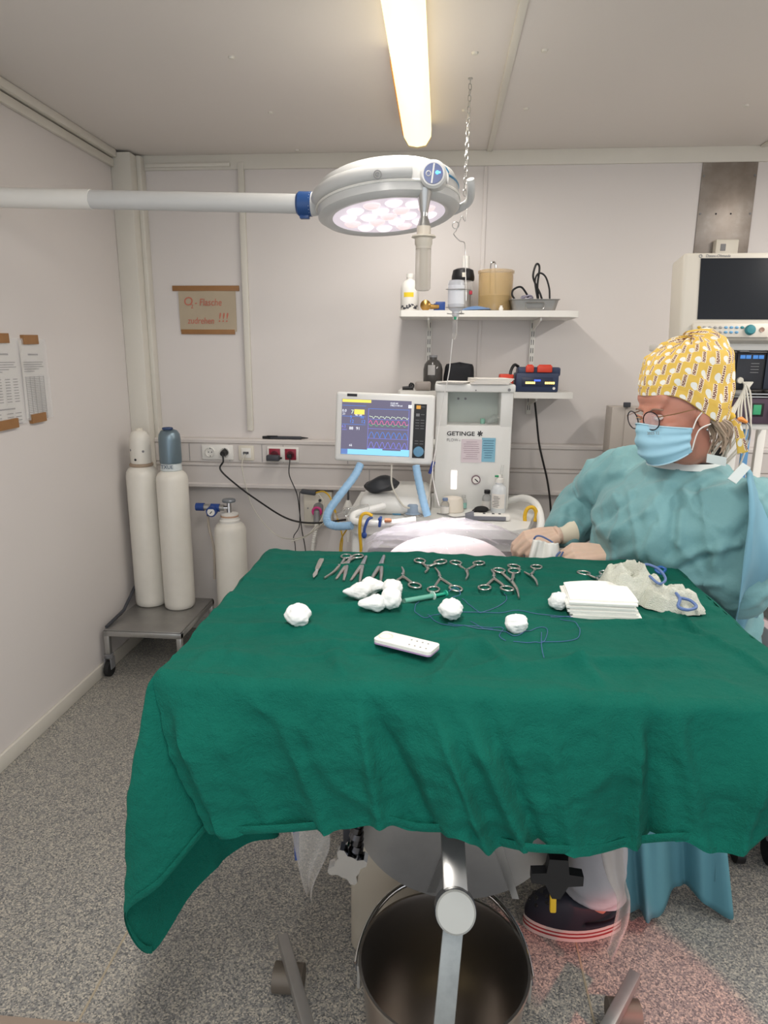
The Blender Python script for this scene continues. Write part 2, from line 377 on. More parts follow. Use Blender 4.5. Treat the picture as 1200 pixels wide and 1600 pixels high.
# swing arm to the left wall
a0 = LM @ V((-.20, 0, .012)); aE = V((-1.49, 2.235, at(0, 308, y=2.235).z))
dv = (aE-a0).normalized()
MB().cyl(a0, a0+dv*.04, .030, .036, 20).done('arm_root', LAMPW, sl)
MB().cyl(a0+dv*.035, a0+dv*.075, .036, .036, 24).cyl(a0+dv*.075, a0+dv*.082, .036, .030, 24).done('arm_collar', LBLUE, sl, label='dark blue joint collar')
MB().box(a0+dv*.058+V((0, -.004, -.038)), (.03, .02, .012), bev=.003).done('collar_lever', LBLUE, sl)
MB().cyl(a0+dv*.08, aE, .0285, .0285, 24).done('arm_tube', LAMPW, sl)
MB().cyl(aE-dv*.36, aE-dv*.0, .0305, .0305, 24).done('arm_sleeve', WHITEP, sl)
MB().box(a0-dv*.02+V((-.0, -.036, .012)), (.016, .004, .012)).done('red_mark', mat('red_mark', (214, 74, 40), .5, var=0), sl)
MB().cyl(aE+V((0, 0, -.06)), (aE.x, aE.y, CEIL-.0005), .032, .032, 24).cyl((aE.x, aE.y, CEIL-.03), (aE.x, aE.y, CEIL-.0005), .05, .05, 24).done('ceiling_mount', LAMPW, sl)
L = bpy.data.lights.new('led_beam', 'SPOT'); L.energy = 105; L.spot_size = math.radians(30); L.spot_blend = .5; L.color = (1, .95, .96); L.shadow_soft_size = .10
o = bpy.data.objects.new('led_beam', L); col.objects.link(o); o.parent = sl; o.location = LM @ V((0, 0, -.06)) - LC; o.rotation_euler = (math.radians(2), math.radians(-9), 0)

# ------------------------------------------------------------------ hanging chain, hook and infusion
c0 = at(735, 122, z=CEIL); c1 = at(726, 306, y=2.4); 
chn = thing('hanging_chain', 'thin steel link chain hanging from the ceiling', 'chain', c0)
MB().lathe([(.008, -.004), (.008, 0)], c0, 10).tube([c0+V((0, 0, -.004)), c0+V((0, 0, -.02))], .0018, 6).done('ceiling_eye', STEEL, chn)
top = c0+V((0, 0, -.018)); dd = c1-top; nl = 19; ll = dd.length/nl
proto = None
for i in range(nl):
    M = T(top+dd*((i+.5)/nl)) @ dd.to_track_quat('-Z', 'Y').to_matrix().to_4x4() @ RZ(.5+(PI/2 if i % 2 else 0)) @ RX(PI/2)
    pts = [V((.0055*math.cos(a), (.5*ll-.002)*(1 if math.sin(a) > 0 else -1)*.62+.0065*math.sin(a)*1.0, 0)) for a in [2*PI*k/14+.22 for k in range(14)]]
    if i in (0, 1): proto = MB().tube([M @ p for p in pts], .0014, 5, closed=True).done('link', STEEL, chn)
    else: MB().tube([M @ p for p in pts], .0014, 5, closed=True).done('link', STEEL, chn)
hk = thing('wire_hook', 'bent steel wire hook on the end of the chain', 'hook', c1)
w = at(712, 352, y=2.4); w2 = at(726, 380, y=2.38); w3 = at(728, 470, y=2.36)
MB().tube(smoothpath([c1+V((.003, 0, .01)), c1+V((.008, 0, -.02)), at(727, 345, y=2.4), at(722, 338, y=2.4), at(717, 348, y=2.4)]), .0016, 6).tube([w+q for q in circ(.011, 18, RX(PI/2))], .0014, 5, closed=True).tube(smoothpath([at(717, 348, y=2.4), at(713, 360, y=2.4), at(709, 366, y=2.4), at(718, 376, y=2.39), w2, at(727, 400, y=2.38), w3]), .0016, 6).done('wire', STEEL, hk)
rc = at(713, 452, y=2.36)
mb = MB()
for zz, r in ((0, .034), (-.058, .033), (-.078, .028)):
    mb.tube(smoothpath([rc+V((r*math.cos(a), r*math.sin(a), zz+.003*math.sin(a))) for a in [math.radians(d) for d in range(-200, 95, 20)]]), .0016, 6)
mb.tube([rc+V((.020, .024, .02)), rc+V((.020, .026, -.08))], .0016, 6)
mb.done('bottle_ring', STEEL, hk)
ib = thing('infusion_bottle', 'small upturned infusion bottle in a wire ring with drip line', 'infusion bottle', rc+V((0, 0, -.10)))
MB().lathe([(.001, .03), (.024, .028), (.0275, .02), (.0275, -.055), (.022, -.066), (.012, -.072), (.012, -.086), (.001, -.087)], rc, 24).done('bottle', mat('milky_plastic', (226, 228, 232), .25, var=.03, trans=.2), ib)
MB().lathe([(.0278, .012), (.0278, -.048)], rc, 24, caps=False).done('bottle_label', mat('pale_label', (232, 234, 238), .6, var=.04), ib)
MB().cyl(rc+V((0, 0, -.086)), rc+V((-.001, 0, -.098)), .0085, .0085, 14).done('spike_cap', WHITEP, ib)
MB().cyl(rc+V((-.001, -.008, -.090)), rc+V((-.001, -.0095, -.098)), .005, .004, 10).done('vent_plug', mat('green_plug', (30, 150, 110), .4, var=0), ib)
d0 = at(711, 500, y=2.36); d1 = at(707, 530, y=2.36)
MB().lathe([(.006, 0), (.0085, -.008), (.0085, -.05), (.003, -.064)], d0, 14).done('drip_chamber', GLASS, ib)
MB().tube(smoothpath([d1+V((0, 0, .0)), at(704, 560, y=2.38), at(701, 585, y=2.4), at(690, 640, y=2.44), at(681, 700, y=2.44), at(676, 742, y=2.44), at(686, 790, y=2.44)]), .0018, 6).done('drip_line', mat('line_plastic', (222, 220, 216), .3, var=0), ib)

# ------------------------------------------------------------------ wall mounted bits
pl = thing('wall_plate', 'tall bare metal plate screwed to the wall above the monitor', 'metal plate', (1.262, D, 1.9))
t = NT('stained_steel'); t.put(t.b.inputs['Base Color'], t.ramp(t.noise(5, 5, .6), [(.2, srgb(112, 100, 90)), (.55, srgb(150, 142, 134)), (.8, srgb(188, 184, 178))])); t.b.inputs['Metallic'].default_value = .85; t.b.inputs['Roughness'].default_value = .45
MB().bx(1.145, 1.385, D-.006, D-.0005, 1.90, 2.368, .002).done('sheet', t.m, pl)
for x in (1.155, 1.375):
    for z in (1.95, 2.12, 2.28): MB().cyl((x, D-.006, z), (x, D-.009, z), .005, .004, 10).done('screw', GREY, pl)
for x in (1.225, 1.29): MB().cyl((x, D-.006, 2.12), (x, D-.007, 2.12), .004, .004, 10).done('screw', DINK, pl)
wb = thing('wall_switch_box', 'cream switch box fixed on the bare metal plate', 'switch box', (1.275, D-.006, 1.9))
MB().bx(1.225, 1.325, D-.05, D-.0065, 1.90, 2.005, .006).done('box', CREAM, wb)
MB().bx(1.245, 1.268, D-.053, D-.049, 1.955, 1.985, .002).done('window', GREY, wb)

# hand written notice
sg = thing('notice_sheet', 'brown paper notice with red handwriting taped above the trunking', 'notice', (-1.17, D, 1.58))
NOTE = mat('brown_paper', (178, 164, 142), .8, var=.05, vscale=12)
def wavy(x0, x1, z0, z1, y, amp=.004, sk=0.0): return lambda u, v: V((x0+(x1-x0)*u+sk*(1-v), y-.001-amp*abs(math.sin(u*5+v*2)), z0+(z1-z0)*v))
MB().grid(wavy(-1.312, -1.022, 1.592, 1.80, D-.002, .003), 12, 8).solid(.0006).done('paper', NOTE, sg)
MB().bx(-1.341, -1.003, D-.0075, D-.0005, 1.786, 1.811, .0005).done('tape', TAPE, sg); MB().bx(-1.308, -1.033, D-.0075, D-.0005, 1.579, 1.602, .0005).done('tape', TAPE, sg)
REDINK = mat('red_felt_pen', (190, 110, 92), .7, var=0)
F = lambda x, z, y: T(x, y, z) @ FACE
text('O', .058, F(-1.288, 1.735, D-.0075), REDINK, sg, shear=.1); text('2', .028, F(-1.252, 1.712, D-.0075), REDINK, sg)
text('- Flasche', .048, F(-1.232, 1.731, D-.0075), REDINK, sg, shear=.15, sx=.82); text('zudrehen', .044, F(-1.272, 1.643, D-.0075), REDINK, sg, shear=.15, sx=.82)
text('!!!', .062, F(-1.118, 1.658, D-.0075), REDINK, sg, shear=.15, sx=1.1)
# printed sheets on the left wall
def wall_sheet(y0, y1, z0, z1, lab, table):
    s = thing('printed_sheet', lab, 'paper', (XL, (y0+y1)/2, z0))
    MB().grid(lambda u, v: V((XL+.0015+.004*abs(math.sin(u*4+v*3)), y0+(y1-y0)*u, z0+(z1-z0)*v)), 10, 12).solid(.0006).done('paper', PAPER, s)
    MB().grid(lambda u, v: V((XL+.0075+.004*abs(math.sin(u*4+v*2)), y0-.004+(y1-y0+.018)*u, z0-.008+(z1-z0+.014)*v)), 10, 12).solid(.0003).done('clear_sleeve', mat('sleeve_plastic', (235, 235, 235), .12, var=0, alpha=.22), s)
    for z in (z1-.012, z0-.018): MB().box((XL+.0075, (y0+y1)/2-.01, z+.015), (.0135, (y1-y0)*.62, .034), RX(.03)).done('tape', TAPE, s)
    mb = MB(); X = XL+.0072
    def bar(ya, yb, z, h=.003): mb.box((X, y0+(y1-y0)*(ya+yb)/2, z), (.0006, (y1-y0)*(yb-ya), h))
    H = z1-z0
    bar(.3, .72, z1-.052, .006)
    for i, q in enumerate((.9, .85, .92, .7, .5)): bar(.08, q, z1-.080-.0085*i)
    if table:
        for i in range(24): bar(.1, .88, z1-.135-i*.0066, .0018)
        for q in (.1, .28, .46, .68, .87): mb.box((X, y0+(y1-y0)*q, z1-.215), (.0006, .003, .165))
    else:
        for i in range(9):
            for q in (.3, .55, .78): bar(q, q+.14, z1-.14-i*.010)
        bar(.1, .75, z1-.245, .005)
        for i in range(4):
            for q in (.15, .5, .75): bar(q, q+.18, z1-.262-i*.013)
    mb.done('print', INK, s, smooth=False)
wall_sheet(2.415, 2.565, 1.238, 1.525, 'printed table sheet in clear sleeve taped beside another sheet', True)
wall_sheet(2.20, 2.395, 1.23, 1.525, 'printed text sheet with small blocks of text taped on side wall', False)

# sockets on the trunking
def rosette(mb, c, r): mb.lathe([(r, 0), (r, .004), (r*.9, .006), (r*.86, -.006), (.001, -.007)], c, 24, RX(PI/2))
ds = thing('power_socket', 'white double wall socket with a black plug in one half', 'socket', (-1.128, TY, .955))
MB().bx(-1.212, -1.048, TY-.010, TY, .955, 1.032, .004).done('cover_frame', WHITEP, ds)
for x in (-1.168, -1.090):
    mb = MB(); rosette(mb, (x, TY-.010, .994), .026); r = mb.done('socket_face', WHITEP, ds)
    MB().cyl((x-.008, TY-.0105, .994), (x-.008, TY-.0035, .994), .003).cyl((x+.008, TY-.0105, .994), (x+.008, TY-.0035, .994), .003).box((x, TY-.008, 1.014), (.004, .006, .005)).box((x, TY-.008, .974), (.004, .006, .005)).done('contacts', DGREY, r)
ns = thing('network_socket', 'white network socket on the trunking with pale cable', 'socket', (-.98, TY, .96))
MB().bx(-1.020, -.940, TY-.010, TY, .954, 1.030, .004).done('cover_frame', CREAM, ns); MB().bx(-1.005, -.955, TY-.013, TY-.009, .968, 1.018, .002).done('insert', WHITEP, ns)
MB().bx(-.994, -.966, TY-.0145, TY-.012, .988, 1.000).done('port', DGREY, ns)
rs = thing('emergency_socket', 'red double socket in white frame holding a black power adapter', 'socket', (-.79, TY, .95))
MB().bx(-.872, -.708, TY-.010, TY, .950, 1.027, .004).done('cover_frame', WHITEP, rs)
REDP = mat('dark_red_plastic', (140, 22, 48), .35, var=.04)
for x in (-.832, -.750):
    f = MB().bx(x-.029, x+.029, TY-.014, TY-.009, .962, 1.018, .002).done('socket_face', REDP, rs)
    mb = MB(); rosette(mb, (x, TY-.0145, .988), .020); mb.done('socket_well', mat('deep_red', (100, 14, 34), .4, var=0), f)
ad = thing('power_adapter', 'small black power adapter plugged into a red socket', 'adapter', (-.83, TY-.015, .96))
MB().bx(-.866, -.800, TY-.058, TY-.0212, .960, .990, .006).done('body', DGREY, ad); MB().tube([(-.800, TY-.04, .975), (-.788, TY-.04, .975)], .005, 8).done('strain_relief', BLACK, ad)
# cables from the sockets
def cable(name, lab, pts, r, m, plug=None, cat='cable', group=None):
    c = thing(name, lab, cat, V(pts[0])) if plug else None
    mb = MB().tube(smoothpath(pts, 8), r, 7)
    if c: mb.done('cord', m, c); plug(c); return c
    return mb.done(name, m, label=lab, cat=cat, group=group)
yb = 3.29
cable('power_cable', 'black power cable with round plug sagging from the white double socket', [V((-1.090, TY-.05, .99)), V((-1.085, TY-.06, .955)), at(345, 735, y=3.26), at(375, 762, y=3.24), at(410, 787, y=3.2), at(440, 806, y=3.12), at(465, 815, y=3.0), at(497, 817, y=2.9), at(540, 812, y=2.8)], .0045, BLACK,
      lambda c: MB().cyl((-1.090, TY-.0145, .994), (-1.090, TY-.052, .992), .018, .013, 16).done('plug', BLACK, c))
cable('network_cable', 'thin pale network cable drooping from the network socket', [V((-.98, TY-.028, .992)), at(378, 728, y=3.27), at(384, 758, y=3.25), at(395, 793, y=3.24), at(418, 824, y=3.2), at(440, 840, y=3.14), at(470, 840, y=3.0), at(495, 826, y=2.9), at(510, 812, y=2.85)], .0026, WCABLE,
      lambda c: MB().bx(-.990, -.970, TY-.035, TY-.015, .987, 1.0, .002).done('plug', GLASS, c))
cable('adapter_cable', 'thin black cable running down from the power adapter', [V((-.75, TY-.035, .985)), V((-.748, TY-.04, .96)), at(452, 742, y=3.27), at(464, 772, y=3.26), at(468, 800, y=3.25), at(472, 830, y=3.25), at(477, 858, y=3.25), at(480, 900, y=3.25)], .0026, BLACK,
      lambda c: MB().bx(-.760, -.740, TY-.05, TY-.0212, .975, .995, .003).done('plug', BLACK, c))
cable('looped_cable', 'thin black cable looping from the dark clip under the trunking', [at(470, 768, y=3.28), at(468, 775, y=3.28), at(468, 820, y=3.28), at(459, 838, y=3.28), at(461, 850, y=3.28), at(463, 880, y=3.28)], .0024, BLACK)
pn = thing('marker_pen', 'black marker pen lying on top of the trunking', 'pen', at(447, 684, y=3.345))
pz = 1.062+.0085
MB().cyl((-.86, 3.345, pz), (-.70, 3.345, pz), .008, .008, 12).done('barrel', DGREY, pn); MB().cyl((-.86, 3.345, pz), (-.90, 3.342, pz), .0085, .007, 12).bx(-.875, -.82, 3.333, 3.34, pz+.006, pz+.0105, .001).done('cap', BLACK, pn); MB().cyl((-.70, 3.345, pz), (-.665, 3.346, pz), .006, .002, 12).done('tip', BLACK, pn)

# ------------------------------------------------------------------ gas cylinders and trolley
CYLP = mat('cylinder_white', (222, 218, 208), .35, var=.05, vscale=9)
RUSTY = mat('rusty_ring', (168, 148, 128), .6, var=.25, vscale=40)
tz = .232
tr = thing('cylinder_trolley', 'low steel trolley with castors carrying two gas cylinders', 'trolley', (-1.36, 3.02, 0))
TX0, TX1, TY0, TY1 = -1.535, -1.16, 2.775, 3.235
MB().bx(TX0+.004, TX1-.004, TY0+.004, TY1-.004, tz-.006, tz, .002).done('platform', BRUSHED, tr)
mb = MB()
for a in ((TX0, TX1, TY0, TY0+.025), (TX0, TX1, TY1-.025, TY1), (TX0, TX0+.025, TY0, TY1), (TX1-.025, TX1, TY0, TY1)): mb.bx(*a, tz-.032, tz-.006, .003)
mb.done('frame', STEEL, tr)
MB().tube([(TX0+.01, TY0+.02, tz+.006), (TX0+.01, TY0+.2, tz+.02), (TX0+.012, TY1-.14, tz+.09), (TX0+.012, TY1-.01, tz+.13)], .008, 8).done('side_rail', DGREY, tr)
for x, y in ((TX0+.014, TY0+.014), (TX1-.014, TY0+.014), (TX0+.014, TY1-.014), (TX1-.014, TY1-.014)):
    MB().bx(x-.012, x+.012, y-.012, y+.012, .105, tz-.03, .002).done('leg', STEEL, tr)
    cx = x+(.0 if x < -1.3 else 0)
    c = MB().cyl((x, y, .088), (x, y, .106), .016, .022, 14).bx(x-.017, x-.013, y-.02, y+.02, .035, .09).bx(x+.013, x+.017, y-.02, y+.02, .035, .09).done('castor', GREY, tr)
    MB().cyl((x-.011, y-.006, .037), (x+.011, y-.006, .037), .037, .037, 20).done('wheel', RUBBER, c)
def cylinder(lab, x, y, z0, r, h, capm, cap='cap', group=None, lean=0):
    c = thing('gas_cylinder', lab, 'gas cylinder', (x, y, z0))
    MB().lathe([(.001, 0), (r*.85, 0), (r*.97, .008), (r, .03), (r, h*.93), (r*.97, h*.955), (r*.86, h*.98), (r*.62, h), (r*.5, h+.008), (.001, h+.008)], (x, y, z0), 36).done('body', CYLP, c, angle=50)
    return c
c1_ = cylinder('slim white gas cylinder with a white valve cap on the trolley', -1.452, 3.13, tz+.0005, .0765, .715, CYLP)
zc = tz+.715
MB().lathe([(.052, 0), (.056, .004), (.056, .012), (.05, .016)], (-1.452, 3.13, zc-.002), 28).done('neck_ring', RUSTY, c1_)
k = MB().lathe([(.047, 0), (.049, .02), (.049, .11), (.046, .13), (.036, .152), (.022, .160), (.001, .162)], (-1.452, 3.13, zc+.012), 28).done('valve_cap', CYLP, c1_)
MB().cyl((-1.452, 3.13, zc+.17), (-1.452, 3.13, zc+.182), .018, .016, 16).done('cap_nut', CREAM, k)
for a, zz in ((-1.7, .035), (-.9, .075), (-2.3, .08)): MB().cyl((-1.452+.045*math.cos(a), 3.13+.045*math.sin(a), zc+zz), (-1.452+.0495*math.cos(a), 3.13+.0495*math.sin(a), zc+zz), .006, .006, 10).done('vent_hole', DINK if zz < .07 else GREY, k)
c2_ = cylinder('slim white gas cylinder with a grey metallic valve cap on the trolley', -1.292, 3.105, tz+.0005, .0755, .70, CYLP)
zc = tz+.70
MB().lathe([(.046, 0), (.052, .006), (.050, .012), (.048, .040)], (-1.292, 3.105, zc-.002), 28).done('neck_label', mat('neck_label', (205, 212, 212), .5, var=.12, vscale=60), c2_)
text('TXUE', .024, T(-1.292, 3.0535, zc+.022) @ FACE, mat('ink_blue', (60, 80, 104), .7, var=0), c2_, align='CENTER')
GMET = mat('grey_blue_metal', (118, 136, 146), .35, .6, var=.08)
k = MB().lathe([(.0505, 0), (.052, .01), (.052, .115), (.049, .138), (.038, .156), (.02, .163), (.001, .164)], (-1.292, 3.105, zc+.036), 28).done('valve_cap', GMET, c2_)
MB().tube([(-1.292+.02*math.cos(a), 3.09+.02*math.sin(a), zc+.203) for a in [2*PI*i/14 for i in range(14)]], .006, 6, closed=True).done('cap_ring', mat('worn_blue', (52, 72, 110), .5, var=.1), k)
x3, y3 = -1.035, 3.17
c3_ = cylinder('white gas cylinder standing on the floor with blue regulator', x3, y3, .0005, .079, .665, CYLP)
zc = .665
MB().lathe([(.05, 0), (.052, .012), (.044, .018), (.044, .03)], (x3, y3, zc), 28).done('collar', WHITEP, c3_); MB().lathe([(.0445, 0), (.0445, .008)], (x3, y3, zc+.028), 28).done('collar_band', mat('tan_band', (190, 154, 128), .6, var=.05), c3_); MB().lathe([(.043, 0), (.043, .008), (.02, .013)], (x3, y3, zc+.036), 28).done('collar_top', WHITEP, c3_)
MB().cyl((x3, y3, zc+.045), (x3, y3, zc+.10), .013, .011, 14).cyl((x3-.03, y3-.004, zc+.072), (x3, y3, zc+.072), .010, .010, 12).done('valve', CHROME, c3_)
mb = MB().lathe([(.010, 0), (.032, .004), (.034, .012), (.03, .018), (.01, .02)], (x3, y3, zc+.098), 20)
mb.done('handwheel', mat('grey_handwheel', (126, 132, 138), .4, .3, var=.06), c3_)
rg = MB().cyl((x3-.130, y3-.006, zc+.074), (x3-.025, y3-.004, zc+.072), .016, .016, 14).done('regulator', STEEL, c3_)
MB().cyl((x3-.090, y3-.008, zc+.073), (x3-.046, y3-.006, zc+.072), .020, .020, 16).done('regulator_sleeve', BLUE, rg)
MB().cyl((x3-.165, y3-.008, zc+.075), (x3-.125, y3-.008, zc+.075), .020, .020, 16).done('regulator_knob', BLUE, rg, label='blue regulator knob')
g = MB().cyl((x3-.078, y3-.012, zc+.062), (x3-.078, y3-.045, zc+.058), .026, .026, 22).done('gauge', BLUE, c3_)
MB().cyl((x3-.078, y3-.0452, zc+.058), (x3-.078, y3-.0468, zc+.058), .019, .019, 22).done('dial', WHITEP, g); MB().box((x3-.078, y3-.0475, zc+.056), (.004, .001, .016), RY(.7)).done('needle', DINK, g)
MB().cyl((x3-.105, y3-.01, zc+.063), (x3-.105, y3-.014, zc+.03), .010, .007, 12).done('outlet', DGREY, c3_)
MB().tube(smoothpath([(x3-.105, y3-.014, zc+.03), (x3-.103, y3-.016, zc-.03), (x3-.09, y3-.018, zc-.09), (x3-.082, y3-.018, zc-.16), (x3-.09, y3-.01, zc-.3)]), .006, 8).done('outlet_hose', mat('grey_hose', (170, 160, 148), .4, var=.05), c3_)
# ------------------------------------------------------------------ wall shelves
def shelf(lab, z, brz):
    s = thing('wall_shelf', lab, 'shelf', (.19, D, z))
    mb = MB(); x0, x1, y0, y1 = -.195, .595, 3.09, D-.012
    mb.prism([(x0+.01, y0), (x1-.05, y0), (x1, y0+.03), (x1, y1), (x0, y1), (x0, y0+.01)], T(0, 0, z-.027), .027); mb.done('board', WHITEP, s)
    for x in (-.064, .434): MB().prism([(D-.02, z-.028), (3.12, z-.028), (3.12, z-.040), (D-.02, z-.075)], Matrix(((0, 0, 1, x-.004), (1, 0, 0, 0), (0, 1, 0, 0), (0, 0, 0, 1))), .008).done('bracket', WHITEP, s)
    return s
S1, S2 = 1.678, 1.325
shelf('white upper wall shelf crowded with jars and a steel tray', S1, 0); shelf('white lower wall shelf holding the battery charger', S2, 0)
for x, lab in ((-.064, 'slotted white shelf rail behind the dark glass bottle'), (.434, 'slotted white shelf rail behind the battery charger')):
    r = thing('shelf_rail', lab, 'shelf rail', (x, D, 1.2))
    MB().bx(x-.0115, x+.0115, D-.012, D, 1.205, 1.66, .001).done('rail', WHITEP, r)
    mb = MB()
    for i in range(11):
        for dx in (-.0048, .0048): mb.bx(x+dx-.0014, x+dx+.0014, D-.0126, D-.0115, 1.225+i*.039, 1.225+i*.039+.024)
    mb.done('slots', DINK, r, smooth=False, kind='stuff')

# upper shelf
Y1 = 3.20
def px2(x, y, yy): return at(x, y, y=yy)
b = px2(640, 480, Y1); b.z = S1
o = thing('plastic_bottle', 'white plastic bottle with small yellow label on the upper shelf', 'bottle', b)
MB().lathe([(.001, .0005), (.039, .0005), (.042, .004), (.042, .098), (.038, .118), (.027, .133), (.015, .14), (.015, .148), (.001, .148)], b, 28).done('body', mat('opaque_white', (228, 226, 220), .35, var=.03), o, angle=55)
MB().lathe([(.017, .148), (.017, .165), (.001, .166)], b, 18).done('cap', WHITEP, o)
MB().grid(lambda u, v: b+V((.0424*math.cos(-2.2+u*1.1), .0424*math.sin(-2.2+u*1.1), .062+.02*v)), 10, 3).done('label_strip', mat('yellow_label', (228, 200, 48), .6, var=.05), o)
mb = MB()
for i in range(16):
    a = -2.6+i*.13; mb.box(b+V((.0424*math.cos(a), .0424*math.sin(a), .012+.018*random.random())), (.007, .001, .004+.012*random.random()), RZ(a+PI/2))
mb.done('dark_print', DGREY, o, smooth=False, kind='stuff')
b = px2(665, 478, 3.15); b.z = S1
o = thing('brass_valve', 'round brass valve lying on the upper shelf', 'valve', b)
BRASS = mat('brass', (176, 138, 78), .3, 1.0, var=.1)
MB().lathe([(.001, -.012), (.018, -.011), (.024, -.004), (.024, .006), (.017, .012), (.001, .014)], b+V((0, 0, .0245)), 22, RX(PI/2)).done('disc', BRASS, o)
MB().cyl(b+V((.02, .01, .02)), b+V((.06, .012, .02)), .011, .009, 12).done('stem', BRASS, o)
b = px2(688, 478, 3.18); b.z = S1
MB().bx(b.x-.022, b.x+.022, b.y-.02, b.y+.02, S1+.0005, S1+.042, .003).bx(b.x-.03, b.x-.018, b.y-.014, b.y+.014, S1+.0005, S1+.035, .003).done('blue_fitting', BLUE, label='small dark blue fitting next to the brass valve', cat='fitting')
b = px2(722, 480, 3.24); b.z = S1
o = thing('suction_jar', 'suction jar with clear body and black lid on the upper shelf', 'suction jar', b)
MB().lathe([(.001, .0005), (.043, .0005), (.045, .004), (.045, .135), (.041, .14), (.001, .14)], b, 28).done('jar', GLASS, o)
MB().lathe([(.001, .001), (.037, .001), (.037, .10), (.001, .10)], b, 24).done('inner_float', mat('jar_grey', (164, 160, 156), .4, var=.15, vscale=30), o)
l = MB().lathe([(.048, .138), (.052, .143), (.052, .158), (.046, .185), (.03, .192), (.001, .193)], b, 28).done('lid', BLACK, o)
MB().cyl(b+V((.01, -.01, .185)), b+V((.01, -.01, .245)), .017, .015, 14).done('white_cap', WHITEP, l); MB().bx(b.x-.006, b.x+.010, b.y-.0535, b.y-.046, S1+.150, S1+.170, .001).done('badge', CREAM, l)
MB().box(b+V((.036, -.03, .085)), (.014, .012, .016), bev=.002).done('red_tab', mat('red_tab', (170, 40, 60), .5, var=0), o)
b = px2(773, 480, 3.215); b.z = S1
o = thing('amber_tub', 'translucent amber plastic tub on the upper shelf', 'tub', b)
t = NT('amber_plastic'); t.b.inputs['Base Color'].default_value = srgb(200, 170, 116); t.b.inputs['Roughness'].default_value = .3; t.b.inputs['Alpha'].default_value = .42; AMB = t.m
MB().lathe([(.001, .0005), (.072, .0005), (.076, .005), (.078, .165), (.082, .168), (.082, .178), (.078, .180), (.075, .170), (.073, .006), (.001, .004)], b, 36, caps=False).done('wall', AMB, o)
MB().lathe([(.001, .005), (.070, .005), (.071, .070), (.001, .078)], b, 30, caps=False).done('murky_content', mat('murky_grey', (120, 108, 92), .4, var=.2, vscale=25), o)
p = b+V((-.015, .0, .080))
MB().tube(smoothpath([p+V((-.010, 0, 0)), p+V((-.011, 0, .06)), p+V((-.010, 0, .125)), p+V((0, 0, .137)), p+V((.010, 0, .125)), p+V((.013, 0, .06)), p+V((.016, 0, 0))]), .004, 8).done('steel_clip', CHROME, label='bent steel clip sticking out of the amber tub', cat='clip')
b = px2(742, 480, 3.125); b.z = S1
MB().grid(lambda u, v: V((b.x-.07+.14*u, b.y-.022+.044*v, S1+.002+.016*math.sin(u*PI)*math.sin(v*PI)+.006*u)), 12, 6).solid(.0015).done('blue_packet', mat('blue_film', (104, 134, 176), .3, var=.08), label='flat pale blue packet lying on the upper shelf', cat='packet')
for i, (x, h, lab) in enumerate(((762, .02, 'tiny clear vial lying before the amber tub'), (772, .028, 'short clear connector standing before the amber tub'), (783, .022, 'small white stopper at the foot of the amber tub'))):
    b = px2(x, 480, 3.118); b.z = S1
    MB().lathe([(.001, .0005), (.009, .0005), (.010, h*.5), (.006, h*.7), (.006, h), (.001, h)], b, 12).done('small_fitting', WHITEP if i == 2 else GLASS, label=lab, cat='fitting')
b = px2(833, 480, 3.17); b.z = S1
o = thing('steel_tray', 'stainless steel tray with drop handle on the upper shelf', 'tray', b)
w2, d2 = .104, .06
def rr(x, y, r=.02, n=5):
    out = []
    for cx, cy, a in ((x-r, y-r, 0), (-x+r, y-r, PI/2), (-x+r, -y+r, PI), (x-r, -y+r, 1.5*PI)):
        out += [(cx+r*math.cos(a+PI/2*i/n), cy+r*math.sin(a+PI/2*i/n)) for i in range(n+1)]
    return out
mb = MB(); rings = []
for (w, d, z) in ((w2-.012, d2-.01, .0005), (w2, d2, .045), (w2+.006, d2+.006, .048), (w2+.006, d2+.006, .050), (w2-.002, d2-.002, .047), (w2-.014, d2-.012, .003)):
    rings.append([mb.bm.verts.new(b+V((x, y, z))) for x, y in rr(w, d)])
for A, B in zip(rings, rings[1:]):
    n = len(A)
    for i in range(n): mb.bm.faces.new((A[i], A[(i+1) % n], B[(i+1) % n], B[i]))
mb.bm.faces.new(rings[0][::-1]); mb.bm.faces.new(rings[-1]); mb.done('pan', BRUSHED, o, angle=50)
MB().tube([b+V((x, -d2-.003, z)) for x, z in ((-.04, .034), (-.04, .012), (-.034, .006), (.034, .006), (.04, .012), (.04, .034))], .003, 6, closed=True).done('handle', STEEL, o)
z0 = S1+.008
cable('coiled_cable', 'thick black cable looping high out of the steel tray', [V((b.x+.05, b.y, z0)), V((b.x+.03, b.y-.01, z0+.06)), V((b.x+.005, b.y, z0+.11)), at(833, 430, y=3.17), at(838, 413, y=3.17), at(843, 418, y=3.17), at(840, 445, y=3.17), V((b.x+.02, b.y, z0+.05)), V((b.x+.03, b.y+.02, z0+.01))], .0048, BLACK, lambda c: MB().cyl((b.x+.01, b.y, z0+.03), (b.x+.04, b.y, z0+.005), .012, .008, 10).done('plug', BLACK, c))
cable('coiled_lead', 'black lead bent in a loop at the right of the steel tray', [V((b.x+.02, b.y-.01, z0+.03)), at(836, 440, y=3.16), at(842, 427, y=3.16), at(852, 432, y=3.16), at(858, 450, y=3.16), at(859, 468, y=3.16), V((b.x+.078, b.y-.01, z0+.01))], .004, BLACK)
cable('flexible_lead', 'grey black lead bulging over the left end of the tray', [V((b.x-.02, b.y, z0+.05)), at(815, 449, y=3.16), at(803, 452, y=3.16), at(800, 460, y=3.16), at(804, 468, y=3.16), V((b.x-.07, b.y, z0+.01))], .0045, RUBBER)
mb = MB()
